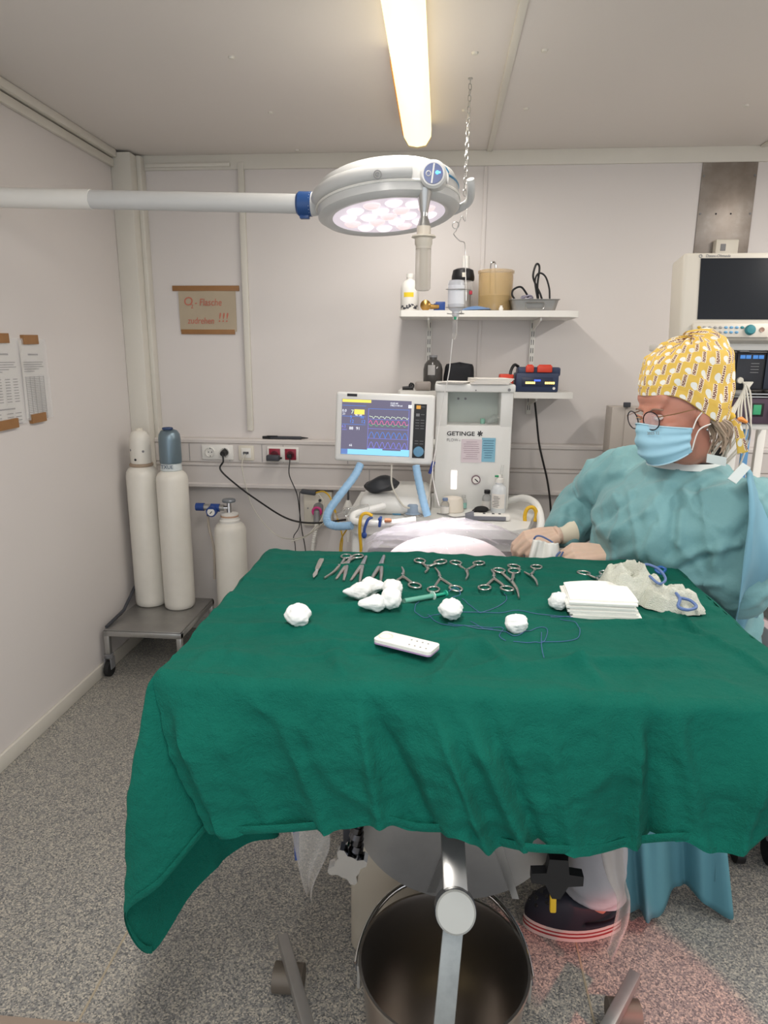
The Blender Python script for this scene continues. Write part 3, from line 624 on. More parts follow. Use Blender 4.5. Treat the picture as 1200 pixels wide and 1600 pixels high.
for i in range(5):
    q = b+V((-.03, 0, .03+.008*i)); mb.tube([q+V((.026*math.cos(a), .02*math.sin(a), .006*math.sin(2*a+i))) for a in [2*PI*k/16 for k in range(16)]], .004, 6, closed=True)
mb.done('coiled_tubing', mat('mauve_tubing', (150, 146, 164), .35, var=.08), label='small coil of mauve grey tubing in the steel tray', cat='tubing', kind='stuff')

# lower shelf
b = px2(676, 600, 3.19); b.z = S2
o = thing('glass_bottle', 'round shouldered dark glass bottle on the lower shelf', 'bottle', b)
MB().lathe([(.001, .0005), (.042, .0005), (.045, .005), (.045, .095), (.040, .118), (.028, .134), (.018, .140), (.018, .150), (.001, .150)], b, 28).done('body', mat('smoked_glass', (72, 70, 68), .12, var=.05), o, angle=55)
MB().lathe([(.020, .150), (.020, .160), (.001, .161)], b, 18).done('cap', GREY, o)
MB().grid(lambda u, v: b+V((.0455*math.cos(-2.1+u*.75), .0455*math.sin(-2.1+u*.75), .07+.045*v)), 8, 3).done('label', mat('grey_label', (168, 166, 164), .6, var=.04), o)
b = px2(661, 604, 3.12); b.z = S2
MB().bx(b.x-.036, b.x+.036, b.y-.018, b.y+.018, S2+.0005, S2+.042, .008).bx(b.x-.028, b.x+.028, b.y-.021, b.y-.017, S2+.008, S2+.034, .002).done('grey_box', mat('warm_grey_plastic', (150, 142, 136), .5, var=.05), label='small warm grey plastic box on the lower shelf', cat='box')
b = px2(639, 604, 3.12); b.z = S2
o = thing('cable_clamp', 'small black clamp lying at the end of the lower shelf', 'clamp', b)
MB().cyl(b+V((-.03, 0, .010)), b+V((.02, 0, .012)), .008, .010, 10).cyl(b+V((.004, -.003, .008)), b+V((.012, .003, .034)), .008, .007, 10).done('body', BLACK, o); MB().tube([b+V((.012, 0, .022))+q for q in circ(.010, 12, RX(PI/2))], .004, 6, closed=True).done('ring', BLACK, o)
b = px2(717, 598, 3.2); b.z = S2
def bagf(u, v):
    a = 2*PI*u; w = .070*(1+.06*math.sin(3*a)); h = .125
    r = (1-abs(2*v-1)**5)**.2
    return b+V((w*math.copysign(abs(math.cos(a))**.5, math.cos(a))*r*(1-.06*v), .035*math.copysign(abs(math.sin(a))**.7, math.sin(a))*r, .0005+h*v+.004*math.sin(5*a)))
o = thing('black_pouch', 'black zipped fabric pouch on the lower shelf', 'pouch', b)
MB().grid(bagf, 36, 14, cu=True).done('body', mat('black_fabric', (30, 31, 36), .8, var=.15, vscale=40), o)
MB().tube(smoothpath([b+V((-.066, -.012, .02)), b+V((-.070, -.012, .06)), b+V((-.060, -.012, .112))]), .0035, 6).done('piping', BLACK, o)
b = px2(836, 606, 3.16); b.z = S2
NAVY = mat('navy_plastic', (44, 56, 84), .45, var=.06); ORANGE = mat('red_orange_plastic', (206, 66, 44), .45, var=.05)
o = thing('battery_charger', 'navy blue double battery charger with lit bars on the lower shelf', 'charger', b)
MB().bx(b.x-.095, b.x+.095, b.y-.06, b.y+.06, S2+.0005, S2+.085, .008).bx(b.x-.085, b.x+.105, b.y-.035, b.y+.06, S2+.07, S2+.110, .008).done('body', NAVY, o)
MB().bx(b.x-.068, b.x+.068, b.y-.0625, b.y-.058, S2+.026, S2+.066, .001).done('display_plate', mat('navy_dark', (32, 40, 66), .35, var=.03), o)
YL = mat('amber_led', (255, 210, 90), .4, var=0, emit=(255, 214, 110), estr=2.2)
for x in (-.050, .036):
    for i in range(5): MB().bx(b.x+x+i*.0088-.002, b.x+x+i*.0088+.0048, b.y-.0638, b.y-.062, S2+.037, S2+.046).done('led_bar', YL, o, smooth=False)
MB().bx(b.x-.014, b.x+.014, b.y-.0638, b.y-.062, S2+.049, S2+.056).done('blue_led', mat('blue_bar', (60, 90, 230), .4, var=0, emit=(60, 90, 240), estr=1.2), o, smooth=False)
MB().cyl((b.x+.075, b.y-.0595, S2+.018), (b.x+.075, b.y-.0625, S2+.018), .006, .006, 12).done('badge', WHITEP, o)
for x, w, lab in ((-.034, .036, 'narrow red orange battery seated in the charger'), (.032, .066, 'wide red orange battery seated in the charger')):
    m = MB().bx(b.x+x-w/2, b.x+x+w/2, b.y-.052, b.y-.0365, S2+.0865, S2+.118, .005).bx(b.x+x-w/2+.006, b.x+x+w/2-.006, b.y-.048, b.y-.040, S2+.116, S2+.122, .002)
    m.done('battery_pack', ORANGE, label=lab, cat='battery')
MB().tube(smoothpath([(b.x-.078, b.y+.03, S2+.112), (b.x-.10, b.y+.0, S2+.118), (b.x-.118, b.y-.03, S2+.08), (b.x-.112, b.y-.04, S2+.01)]), .007, 8).done('charger_cord', BLACK, o)
q = px2(791, 600, 3.15); q.z = S2
MB().bx(q.x-.034, q.x+.030, q.y-.03, q.y+.03, S2+.0005, S2+.078, .006).bx(q.x-.028, q.x+.024, q.y-.034, q.y-.028, S2+.030, S2+.066, .003).done('battery_pack', ORANGE, label='loose red orange battery standing beside the charger', cat='battery')
cable('charger_cable', 'black mains cable hanging down the wall below the charger', [at(835, 622, y=3.30), at(838, 650, y=3.30), at(842, 690, y=3.296), at(847, 715, y=3.29), at(855, 750, y=3.29), at(860, 788, y=3.29), at(862, 840, y=3.3)], .005, BLACK)

# ------------------------------------------------------------------ anaesthesia machine
AW = mat('machine_white', (222, 222, 218), .35, var=.02)
am = thing('anaesthesia_machine', 'white anaesthesia machine with tall tower and wide worktop', 'anaesthesia machine', (.0, 2.75, 0))
TY_ = 2.75
x0, x1, z0, z1 = -.018, .292, .852, 1.352
# tower: hollow window made of bars
wx0, wx1, wz0, wz1 = .030, .242, 1.207, 1.335
mb = MB()
mb.bx(x0, x1, TY_, TY_+.30, z0, wz0, .008); mb.bx(x0, wx0, TY_, TY_+.30, wz0-.01, wz1+.02, .006); mb.bx(wx1, x1, TY_, TY_+.30, wz0-.01, wz1+.02, .006); mb.bx(x0, x1, TY_+.14, TY_+.30, wz0-.01, z1, .006)
mb.done('tower', AW, am)
MB().bx(x0-.006, x1+.006, TY_-.014, TY_+.31, wz1+.004, z1+.02, .008).done('tower_top', AW, am)
MB().bx(wx0-.004, wx1+.004, TY_+.135, TY_+.139, wz0-.002, wz1+.004).done('niche_back', mat('niche_grey', (190, 198, 190), .4, var=.03), am)
for x in (.075, .105): MB().cyl((x, TY_+.135, wz1-.03), (x, TY_+.131, wz1-.03), .005, .005, 10).done('niche_screw', GREY, am)
MB().cyl((x1-.02, TY_-.0145, z1-.002), (x1-.02, TY_-.017, z1-.002), .006, .006, 12).done('lock', GREY, am); MB().cyl((.14, TY_-.0145, z1-.005), (.14, TY_-.0165, z1-.005), .003, .003, 10).done('top_screw', GREY, am)
def F2(px, py, d=.0): q = at(px, py, y=TY_-d); return T(q) @ FACE
text('GETINGE', .0235, F2(698, 677.5, .001), DINK, am, sx=1.18, bold=.0004)
e = at(750, 677.5, y=TY_-.0015)
mb = MB()
for i in range(6): mb.box(e+V((.0065*math.cos(i*PI/3+.3), 0, .0065*math.sin(i*PI/3+.3))), (.0095, .002, .0042), RY(-(i*PI/3+.3)))
mb.done('logo_mark', DINK, am, smooth=False)
text('FLOW-i', .0165, F2(698, 687.5, .001), GREY, am)
MB().bx(*[at(705, 735, y=TY_).x, at(714, 735, y=TY_).x], TY_-.003, TY_, at(705, 764, y=TY_).z, at(705, 735, y=TY_).z, .001).done('flow_tube', mat('lit_flow_tube', (250, 240, 238), .3, var=0, emit=(255, 244, 242), estr=.9), am)
g = at(743.5, 749, y=TY_)
gg = MB().cyl(g+V((0, 0, 0)), g+V((0, -.012, 0)), .0185, .0185, 24).done('pressure_gauge', mat('gauge_bezel', (120, 96, 104), .3, .3, var=.05), am)
MB().cyl(g+V((0, -.012, 0)), g+V((0, -.0135, 0)), .0145, .0145, 24).done('dial', WHITEP, gg); MB().box(g+V((.002, -.0145, -.002)), (.018, .0015, .004), RY(.7)).done('needle', DINK, gg)
# worktop and housings
WT = .858
mb = MB(); mb.prism([(-.335, 2.46), (-.30, 2.42), (.28, 2.40), (.335, 2.44), (.40, 2.72), (.40, 3.06), (-.36, 3.06), (-.36, 2.55)], T(0, 0, WT-.035), .035); mb.done('worktop', AW, am)
MB().bx(-.33, .36, 2.47, 3.05, .12, WT-.036, .015).done('cabinet', AW, am)
for i in range(3): 
    d_ = MB().bx(-.30, .33, 2.452, 2.469, .16+.2*i, .34+.2*i, .006).done('drawer', AW, am); MB().bx(-.1, .13, 2.444, 2.451, .30+.2*i, .32+.2*i, .003).done('handle', GREY, d_)
for x in (-.28, .31):
    for y in (2.53, 2.99):
        c = MB().bx(x-.02, x+.02, y-.02, y+.02, .085, .119, .004).done('castor', GREY, am); MB().cyl((x-.015, y, .045), (x+.015, y, .045), .045, .045, 18).done('wheel', RUBBER, c)
# raised left housing, rounded
mb = MB(); prof = []
for x, y, r in ((-.27, 2.60, .05), (-.02, 2.60, .03), (-.02, 2.96, .03), (-.27, 2.96, .05)): pass
mb.bx(-.315, -.03, 2.58, 2.98, WT+.0002, WT+.075, .035, 4); mb.done('breathing_unit', AW, am)
k = MB().lathe([(.034, 0), (.036, .006), (.030, .012), (.024, .014), (.024, .045), (.018, .05), (.001, .05)], at(645, 806, z=WT)+V((0, 0, .0005)), 24).done('rotary_valve', mat('valve_grey_blue', (146, 164, 184), .35, var=.05), am)
MB().lathe([(.037, 0), (.038, .007), (.036, .010)], at(645, 806, z=WT)+V((0, 0, .0004)), 24).done('valve_ring', CHROME, k)
q = at(620, 804, z=WT); MB().bx(q.x-.017, q.x+.017, q.y-.012, q.y+.012, WT+.0005, WT+.016, .003).done('blue_key', mat('light_blue_key', (88, 150, 184), .4, var=.03), am)
# handle rail at the front left with hooks
MB().tube(smoothpath([at(600, 790, y=2.50), at(575, 797, y=2.45), at(553, 804, y=2.41), at(556, 815, y=2.39), at(600, 818, y=2.385), at(650, 812, y=2.39)]), .013, 10).done('front_rail', AW, am)
MB().tube(smoothpath([at(795, 783, y=2.78), at(815, 778, y=2.74), at(832, 783, y=2.66), at(842, 797, y=2.58), at(845, 820, y=2.52), at(838, 840, y=2.46)]), .015, 10).done('side_rail', AW, am)
# monitor of the machine
TL, TR, BL, BR = at(527, 612, y=2.60), at(681, 617, y=2.60), at(520, 719, y=2.58), at(675, 727, y=2.58)
SC = (TL+TR+BL+BR)/4; ux = ((TR-TL)+(BR-BL)).normalized(); uz = ((TL-BL)+(TR-BR)); uz = (uz-ux*uz.dot(ux)).normalized(); un = ux.cross(uz)  # into the scene (+Y)
SW = ((TR-TL).length+(BR-BL).length)/2; SH = ((TL-BL).length+(TR-BR).length)/2
SM = Matrix(((ux.x, uz.x, un.x, SC.x), (ux.y, uz.y, un.y, SC.y), (ux.z, uz.z, un.z, SC.z), (0, 0, 0, 1)))   # x right, y up, z toward viewer
ms = MB().box((0, 0, -.026), (SW, SH, .052), None, .012, 3).xf(SM).done('monitor_case', AW, am)
def S(u, v, z=.0006): return V(((u-.5)*SW, (.5-v)*SH, z))
def srect(name, u0, u1, v0, v1, m, z=.0008, par=None):
    MB().box(((u0+u1)/2*SW-SW/2, SH/2-(v0+v1)/2*SH, z/2), ((u1-u0)*SW, (v1-v0)*SH, z)).xf(SM).done(name, m, par or ms, smooth=False)
def emat(name, c, s=1.0): return mat(name, tuple(int(x*.25) for x in c), .25, var=0, emit=c, estr=s)
t = NT('screen_glow'); t.b.inputs['Base Color'].default_value = (.02, .02, .03, 1); t.b.inputs['Roughness'].default_value = .22
t.b.inputs['Emission Color'].default_value = srgb(92, 86, 108); t.b.inputs['Emission Strength'].default_value = .9; SGL = t.m
srect('display', .065, .765, .10, .90, SGL, .0008)
srect('alarm_bar', .07, .36, .105, .145, emat('scr_yellow', (244, 214, 90), 1.0), .0014)
srect('alarm_tile', .192, .295, .245, .315, MATS['scr_yellow'], .0014)
srect('menu_bar', .068, .762, .82, .895, emat('scr_cyan', (130, 196, 238), 1.0), .0014)
srect('menu_tab', .335, .49, .80, .82, MATS['scr_cyan'], .0014); srect('menu_tab', .675, .762, .80, .82, MATS['scr_cyan'], .0014)
srect('menu_key', .068, .135, .82, .892, emat('scr_slate', (92, 120, 180), .9), .0018)
def stext(s, size, u, v, m): text(s, size, SM @ T(S(u, v, .0012)), m, ms, 'screen_text', ext=.0001)
SWH = emat('scr_white', (235, 238, 245), 1.0); SBL = emat('scr_blue', (70, 130, 226), 1.0); SPK = emat('scr_pink', (236, 96, 160), 1.0); SGR = emat('scr_green', (96, 190, 120), .9); SCY = emat('scr_pale', (210, 226, 200), 1.0); SVI = emat('scr_violet', (120, 124, 226), 1.0)
for s, z, u, v, m in (('7', .022, .158, .285, SCY), ('12', .018, .145, .42, SBL), ('12', .018, .262, .42, SBL), ('0.0', .014, .07, .27, SWH), ('21', .012, .073, .315, SWH), ('40 38', .012, .20, .325, SWH), ('5', .016, .15, .36, SBL), ('95', .014, .255, .36, SBL), ('6.2', .013, .07, .495, SVI), ('88', .016, .145, .52, SWH), ('91', .016, .215, .52, SWH), ('0 0 0', .008, .075, .54, SVI), ('65', .012, .15, .765, SWH), ('10:02:40', .009, .55, .14, SWH), ('1902 0 44 ml', .009, .55, .172, SWH)): stext(s, z, u, v, m)
def wave(v0, amp, n, fn, m, r=.0008):
    pts = [SM @ S(.345+.395*i/n, v0-amp*fn(i/n), .0016) for i in range(n+1)]
    MB().tube(pts, r, 4).done('trace', m, ms)
sw = lambda c: (lambda x: math.sin(2*PI*c*x))
wave(.345, .018, 80, lambda x: .7*math.sin(2*PI*7*x)+.5*math.sin(2*PI*14*x+1), SCY)
wave(.43, .03, 110, lambda x: max(-.5, math.sin(2*PI*7*x))*1.2, SPK); wave(.455, .018, 110, lambda x: min(.3, math.sin(2*PI*7*x+2.3)), SGR)
wave(.605, .045, 110, lambda x: abs(math.sin(PI*7*x))*2-1, SBL); wave(.745, .042, 110, lambda x: abs(math.sin(PI*7*x))**1.5*2-1, SVI)
for v in (.225, .375, .51, .65, .79): srect('grid_line', .335, .745, v, v+.004, SVI if v > .3 else SBL, .0012)
for u in (.335, .742): srect('grid_line', u, u+.003, .225, .79, SVI, .0012)
for v in (.19, .345, .46): srect('grid_line', .07, .31, v, v+.004, SBL, .0012)
srect('status_icon', .735, .768, .155, .20, SWH, .0014)
srect('key_strip', .793, .918, .135, .91, BLACK, .0014)
kk = SM @ S(.856, .815, .0014)
MB().lathe([(.0205, 0), (.0205, .006), (.018, .010), (.001, .011)], (0, 0, 0), 28, T(kk) @ SM.to_3x3().to_4x4()).done('rotary_knob', mat('knob_blue', (92, 142, 174), .35, var=.03), ms)
srect('orange_key', .815, .858, .155, .205, emat('scr_orange', (226, 160, 60), .7), .0022); srect('key_icon', .815, .85, .27, .31, GREY, .0022)
for v in (.17, .28, .36, .40, .44, .48, .66, .70):
    srect('key_print', .862, .90, v, v+.006, GREY, .0018)
    if v > .3: srect('key_print', .812, .85, v, v+.006, GREY, .0018)
srect('badge', .115, .215, .025, .062, DINK, .0012)
MB().tube([SC+V((0, .05, -.05)), SC+V((0, .10, -.06)), V((SC.x+.02, 2.86, SC.z-.1)), V((x0+.01, 2.92, SC.z-.1))], .022, 12).done('monitor_arm', AW, am)
# breathing hoses
HOSE = mat('hose_blue', (150, 190, 222), .3, var=.06, vscale=30, alpha=.9)
def hose(lab, pts, r):
    p = smoothpath(pts, 14); rr = [r*(1+.05*math.sin(i*1.9)) for i in range(len(p))]
    return MB().tube(p, rr, 12).done('breathing_hose', HOSE, label=lab, cat='hose')
hose('light blue breathing hose curving round beside the machine rail', [at(563, 726, y=2.57), at(553, 745, y=2.53), at(530, 775, y=2.46), at(513, 800, y=2.43), at(512, 816, y=2.42), at(525, 822, y=2.41), at(550, 821, y=2.385)], .0155)
hose('light blue breathing hose dropping straight towards the worktop', [at(650, 728, y=2.54), at(655, 755, y=2.51), at(662, 785, y=2.48), at(668, 806, y=2.475)], .0150)
MB().tube(smoothpath([at(525, 806, y=2.50), at(545, 801, y=2.47), at(565, 795, y=2.44), at(575, 792, y=2.43)]), [.012, .013, .014, .015, .016, .017, .018, .018, .018, .018, .017, .017, .016, .016, .015, .015, .014, .013, .012][:19], 10).done('breathing_connector', GLASS, label='clear plastic connector lying on the machine rail', cat='connector')
o = thing('hose_clip', 'yellow hose hooked over the machine rail', 'hose', at(565, 812, y=2.37))
MB().tube(smoothpath([at(582, 806, y=2.36), at(572, 802, y=2.36), at(564, 808, y=2.36), at(562, 830, y=2.37), at(564, 858, y=2.39), at(564, 900, y=2.4)]), .006, 8).done('hose', YELLOW, o)
o = thing('blue_cable_strap', 'blue strap with round end hanging from the machine rail', 'strap', at(575, 835, y=2.35))
MB().tube(smoothpath([at(582, 808, y=2.36), at(575, 812, y=2.355), at(570, 825, y=2.35), at(569, 834, y=2.35)]), .0055, 8).done('strap', BLUE, o); MB().ball(at(569, 836, y=2.35), (.010, .007, .013)).done('bulb_end', BLUE, o)
q = at(594, 815, y=2.372)
MB().box(q, (.010, .034, .036), RY(.1), .003).box(q+V((0, -.012, .012)), (.013, .012, .010), RY(.1), .002).done('rail_clip', BLUE, label='small blue clip on the front of the machine rail', cat='clip')
q = at(606, 813, y=2.368)
MB().cyl(q+V((-.012, 0, 0)), q+V((.010, 0, 0)), .008, .008, 12).cyl(q+V((.010, 0, 0)), q+V((.014, 0, 0)), .006, .005, 12).done('copper_plug', mat('copper_brown', (178, 120, 84), .5, var=.06), label='small copper brown plug on the machine rail', cat='plug')
MB().tube(smoothpath([at(822, 830, y=2.56), at(820, 808, y=2.56), at(824, 795, y=2.56), at(833, 793, y=2.56), at(838, 802, y=2.56), at(836, 815, y=2.55)]), .0075, 8).done('yellow_hose', YELLOW, label='yellow hose looped over the side rail by the gown sleeve', cat='hose')
# black bag on the breathing unit
b = at(596, 778, y=2.66); b.z = WT+.0755
def bag2(u, v):
    a = 2*PI*u; r = math.sin(PI*min(1, max(0, v)))**.55
    x = -.072+.145*v; return b+V((x, .045*r*math.cos(a)*(1+.1*math.sin(4*a)), .036+.034*r*math.sin(a)+.018*(v-.5)+.004*math.sin(9*v+2*a)))
MB().grid(bag2, 24, 16, cu=True).done('breathing_bag', mat('black_bag', (48, 50, 54), .5, var=.12, vscale=20), label='limp black breathing bag lying on the machine', cat='bag')
# things on the worktop
def onwt(px, py): return at(px, py, z=WT)
q = at(706, 806, y=2.70); q.z = WT
MB().lathe([(.001, .0005), (.047, .0005), (.049, .004), (.047, .012), (.044, .045), (.038, .056), (.02, .06), (.001, .06)], q, 28).done('round_dock', mat('ivory_dock', (216, 208, 194), .4, var=.03), label='round ivory holder on the worktop under the logo', cat='holder')
def bottle(lab, q, r, h, m, capm, labm=None):
    o = thing('vial', lab, 'vial', q)
    MB().lathe([(.001, .0005), (r, .0005), (r, h*.6), (r*.85, h*.72), (r*.5, h*.8), (r*.5, h*.86), (.001, h*.86)], q, 20).done('glass', m, o)
    MB().lathe([(r*.62, h*.84), (r*.62, h), (.001, h)], q, 16).done('cap', capm, o)
    MB().lathe([(r*1.01, h*.08), (r*1.01, h*.48)], q, 20, caps=False).done('label', labm or PAPER, o)
bottle('small glass vial with blue grey cap in front of the ivory holder', onwt(695, 803), .0175, .066, GLASS, mat('blue_cap', (110, 128, 160), .4, var=.05))
bottle('small clear vial with turquoise print behind the grey handpiece', onwt(724, 795), .013, .058, GLASS, GLASS, mat('turquoise_label', (150, 200, 190), .5, var=.2, vscale=80))
bottle('squat clear beaker like vial beside the turquoise vial', onwt(737, 792), .024, .062, GLASS, GLASS, GLASS)
bottle('clear vial with dark cap beside the tall infusion bottle', onwt(760, 797), .020, .085, GLASS, BLACK)
q = onwt(778, 800)
o = thing('saline_bottle', 'tall clear saline bottle with green tab on the worktop', 'bottle', q)
MB().lathe([(.001, .0005), (.030, .0005), (.031, .004), (.031, .095), (.027, .108), (.014, .116), (.014, .126), (.001, .126)], q, 24).done('body', mat('pale_bottle', (222, 226, 228), .2, var=.03, alpha=.85), o, angle=55)
MB().lathe([(.017, .124), (.017, .140), (.010, .142), (.010, .155), (.001, .155)], q, 16).done('cap', WHITEP, o)
MB().cyl(q+V((.006, 0, .15)), q+V((.010, 0, .195)), .006, .005, 10).done('spike', GLASS, o); MB().box(q+V((-.012, -.008, .150)), (.016, .006, .008), bev=.002).done('green_tab', mat('green_tab', (30, 140, 90), .4, var=0), o)
MB().grid(lambda u, v: q+V((.0315*math.cos(-2.7+u*1.9), .0315*math.sin(-2.7+u*1.9), .02+.06*v)), 10, 3).done('label', PAPER, o)
mb = MB()
for i in range(7): mb.box(q+V((.0320*math.cos(-2.0+.04*(i % 3)), .0320*math.sin(-2.0+.04*(i % 3)), .028+.007*i)), (.02+.008*(i % 2), .0006, .002), RZ(-2.0+PI/2))
mb.done('print', INK, o, smooth=False, kind='stuff')
q = onwt(752, 801); MB().ball(q+V((0, 0, .014)), (.030, .022, .0135), u=18, v=10).cyl(q+V((-.02, -.004, .012)), q+V((-.036, -.01, .007)), .010, .005, 10).done('mask_cushion', RUBBER, label='small black rubber piece lying by the saline bottle', cat='rubber piece')
q = onwt(762, 812)
o = thing('handpiece', 'white and grey handpiece lying on the worktop with thin cable', 'handpiece', q)
MB().bx(q.x-.075, q.x+.085, q.y-.024, q.y+.024, WT+.0005, WT+.024, .008).done('body', WHITEP, o)
MB().bx(q.x-.085, q.x+.068, q.y-.027, q.y-.0225, WT+.003, WT+.019, .002).cyl((q.x-.088, q.y-.008, WT+.014), (q.x-.055, q.y-.008, WT+.016), .012, .020, 14).done('grip', mat('grip_grey', (112, 114, 122), .5, var=.05), o)
MB().tube(smoothpath([(q.x-.088, q.y-.008, WT+.013), (q.x-.13, q.y+.0, WT+.006), at(700, 806, z=WT+.005), at(683, 802, z=WT+.005)]), .0025, 6).done('cord', GREY, o)
for x in (-.02, .015, .04): MB().bx(q.x+x, q.x+x+.010, q.y-.006, q.y+.006, WT+.0235, WT+.026, .001).done('button', DGREY, o)
# notes on the tower
def note(name, lab, pxs, m, lines, inkm):
    a, b_ = at(pxs[0], pxs[1], y=TY_-.001), at(pxs[2], pxs[3], y=TY_-.001)
    o = thing(name, lab, 'note', V(((a.x+b_.x)/2, TY_, b_.z)))
    MB().grid(lambda u, v: V((a.x+(b_.x-a.x)*u, TY_-.0012-.001*u, b_.z+(a.z-b_.z)*v)), 4, 4).solid(.0004).done('paper', m, o)
    mb = MB()
    for i in range(lines): mb.box((a.x+(b_.x-a.x)*(.47+.05*random.random()), TY_-.0028, a.z-(a.z-b_.z)*(.12+.8*i/lines)), ((b_.x-a.x)*(.5+.35*random.random()), .0004, .0018), RY(random.uniform(-.02, .02)))
    mb.done('handwriting', inkm, o, smooth=False)
note('paper_note', 'pinkish white handwritten note on the machine tower', (721, 686, 752, 723), mat('pinkish_paper', (214, 202, 206), .8, var=.03), 9, mat('pale_ink', (168, 146, 156), .8, var=0))
note('sticky_note', 'light blue handwritten sticky note on the machine tower', (753, 684, 773, 722), mat('blue_paper', (134, 184, 204), .8, var=.03), 8, mat('blue_ink', (58, 92, 122), .8, var=0))
# papers on top of tower, vial card in the niche
tz2 = z1+.0205
for i, (px, w, rot, lab) in enumerate(((762, .15, .05, 'white paper stack lying on top of the machine tower'), (712, .11, -.3, 'loose white sheet on the left top of the machine tower'))):
    q = at(px, 600, y=2.80); mb = MB()
    for j in range(5 if i == 0 else 2): mb.box((q.x+.003*j, q.y+.004*j, tz2+.0012+.0045*j), (w, .16, .0036 if i == 0 else .002), RZ(rot+.04*j))
    mb.done('paper_stack', PAPER, label=lab, cat='paper', smooth=False)
q = at(768, 657, y=2.80); q.z = wz0+.0005
MB().box(q+V((0, 0, .020)), (.045, .05, .018), RY(-.6) @ RZ(.2), .002).done('glass_card', GLASS, label='small clear packet leaning in the tower niche', cat='packet')
MB().lathe([(.001, 0), (.010, 0), (.010, .02), (.001, .022)], q+V((-.035, .02, 0)), 14).done('niche_cap', mat('mint_cap', (150, 200, 180), .4, var=.05), label='small mint green cap in the tower niche', cat='cap')
# pen clipped beside the monitor
pn = thing('clipped_pen', 'dark blue clip holding a pale cord beside the machine monitor', 'clip', at(676, 730, y=2.56))
MB().cyl(at(678, 721, y=2.555), at(671, 740, y=2.55), .007, .006, 10).done('clip', mat('royal_blue', (38, 58, 130), .4, var=.05), pn)
MB().tube(smoothpath([at(676, 735, y=2.56), at(672, 760, y=2.56), at(670, 780, y=2.57), at(668, 800, y=2.57)]), .003, 6).done('cord', WCABLE, pn)
MB().tube(smoothpath([at(612, 726, y=2.60), at(612, 755, y=2.58), at(620, 775, y=2.56), at(630, 790, y=2.54), at(640, 794, y=2.53)]), .0035, 6).done('screen_cable', WCABLE, label='pale cable hanging below the machine monitor', cat='cable')

# ------------------------------------------------------------------ gas outlet panel by the machine
gp = thing('gas_outlet_panel', 'cream wall panel with pink ringed gas outlet under the trunking', 'outlet panel', at(498, 815, y=D))
a, b_ = at(474, 768, y=D-.05), at(513, 822, y=D-.05)
MB().bx(a.x, b_.x+.02, D-.05, D-.0005, b_.z, a.z, .005).done('panel', CREAM, gp)
q = at(498, 793, y=D-.05)
MB().cyl(q, q+V((0, -.05, -.012)), .028, .024, 18).done('outlet', GREY, gp); MB().tube([q+V((0, -.052, -.010))+x for x in circ(.021, 16, RX(PI/2))], .007, 8, closed=True).done('pink_ring', mat('pink_ring', (208, 60, 130), .4, var=.04), gp)
MB().cyl(at(500, 782, y=D-.05), at(500, 782, y=D-.058), .008, .008, 12).done('knob', BLACK, gp); MB().cyl(at(481, 794, y=D-.05), at(481, 794, y=D-.053), .004, .004, 8).done('screw', GREY, gp)
o = thing('connector_hose', 'grey gas connector with pale corrugated hose below the pink ring', 'hose', at(496, 815, y=3.2))
MB().cyl(q+V((0, -.053, -.012)), at(495, 818, y=3.24), .016, .017, 14).done('connector', GREY, o)
p = smoothpath([at(495, 818, y=3.24), at(492, 835, y=3.24), at(489, 855, y=3.24), at(487, 900, y=3.24)], 16)
MB().tube(p, [.010+.0018*(i % 3 == 0) for i in range(len(p))], 10).done('hose', WHITEP, o)
q = at(482, 769, y=3.26)
o = thing('cable_connector', 'dark grey cable connector hanging under the trunking', 'connector', q)
MB().box(q, (.075, .03, .022), RY(.12), .005).done('body', DGREY, o)
MB().tube(smoothpath([q+V((.037, 0, -.003)), at(505, 768, y=3.25), at(515, 776, y=3.2), at(522, 795, y=3.15), at(528, 815, y=3.1)]), .004, 6).done('cord', YELLOW, o)
MB().tube(smoothpath([at(497, 771, y=3.24), at(506, 785, y=3.22), at(504, 808, y=3.2), at(492, 824, y=3.18), at(478, 838, y=3.16), at(455, 846, y=3.14)]), .0035, 6).done('white_lead', WCABLE, label='pale lead bending away from the dark cable connector', cat='cable')
for j, (pp, lab) in enumerate((([at(523, 795, y=3.1), at(529, 815, y=3.1), at(535, 840, y=3.1), at(534, 860, y=3.1), at(535, 900, y=3.1)], 'yellow cable hanging straight behind the blue hose'), ([at(553, 815, y=2.39), at(540, 830, y=2.6), at(532, 850, y=2.7), at(531, 900, y=2.7)], 'short yellow cable hanging from the machine rail end'))):
    MB().tube(smoothpath(pp), .0035, 6).done('yellow_cable', YELLOW, label=lab, cat='cable')
q = at(544, 797, y=3.18)
o = thing('suspended_handpiece', 'white cone handpiece with chrome ring hanging from the trunking', 'handpiece', q)
MB().cyl(at(544, 757, y=3.30), at(544, 782, y=3.18), .005, .005, 8).done('cord', DGREY, o)
MB().lathe([(.008, .05), (.012, .045), (.030, 0), (.030, -.012), (.012, -.03), (.010, -.16)], q, 22).done('cone', WHITEP, o); MB().tube([q+V((0, -.032, -.004))+x for x in circ(.020, 20, RX(PI/2))], .005, 8, closed=True).done('chrome_ring', CHROME, o); MB().cyl(q+V((0, -.02, -.004)), q+V((0, -.034, -.004)), .013, .010, 16).done('dark_core', DGREY, o)

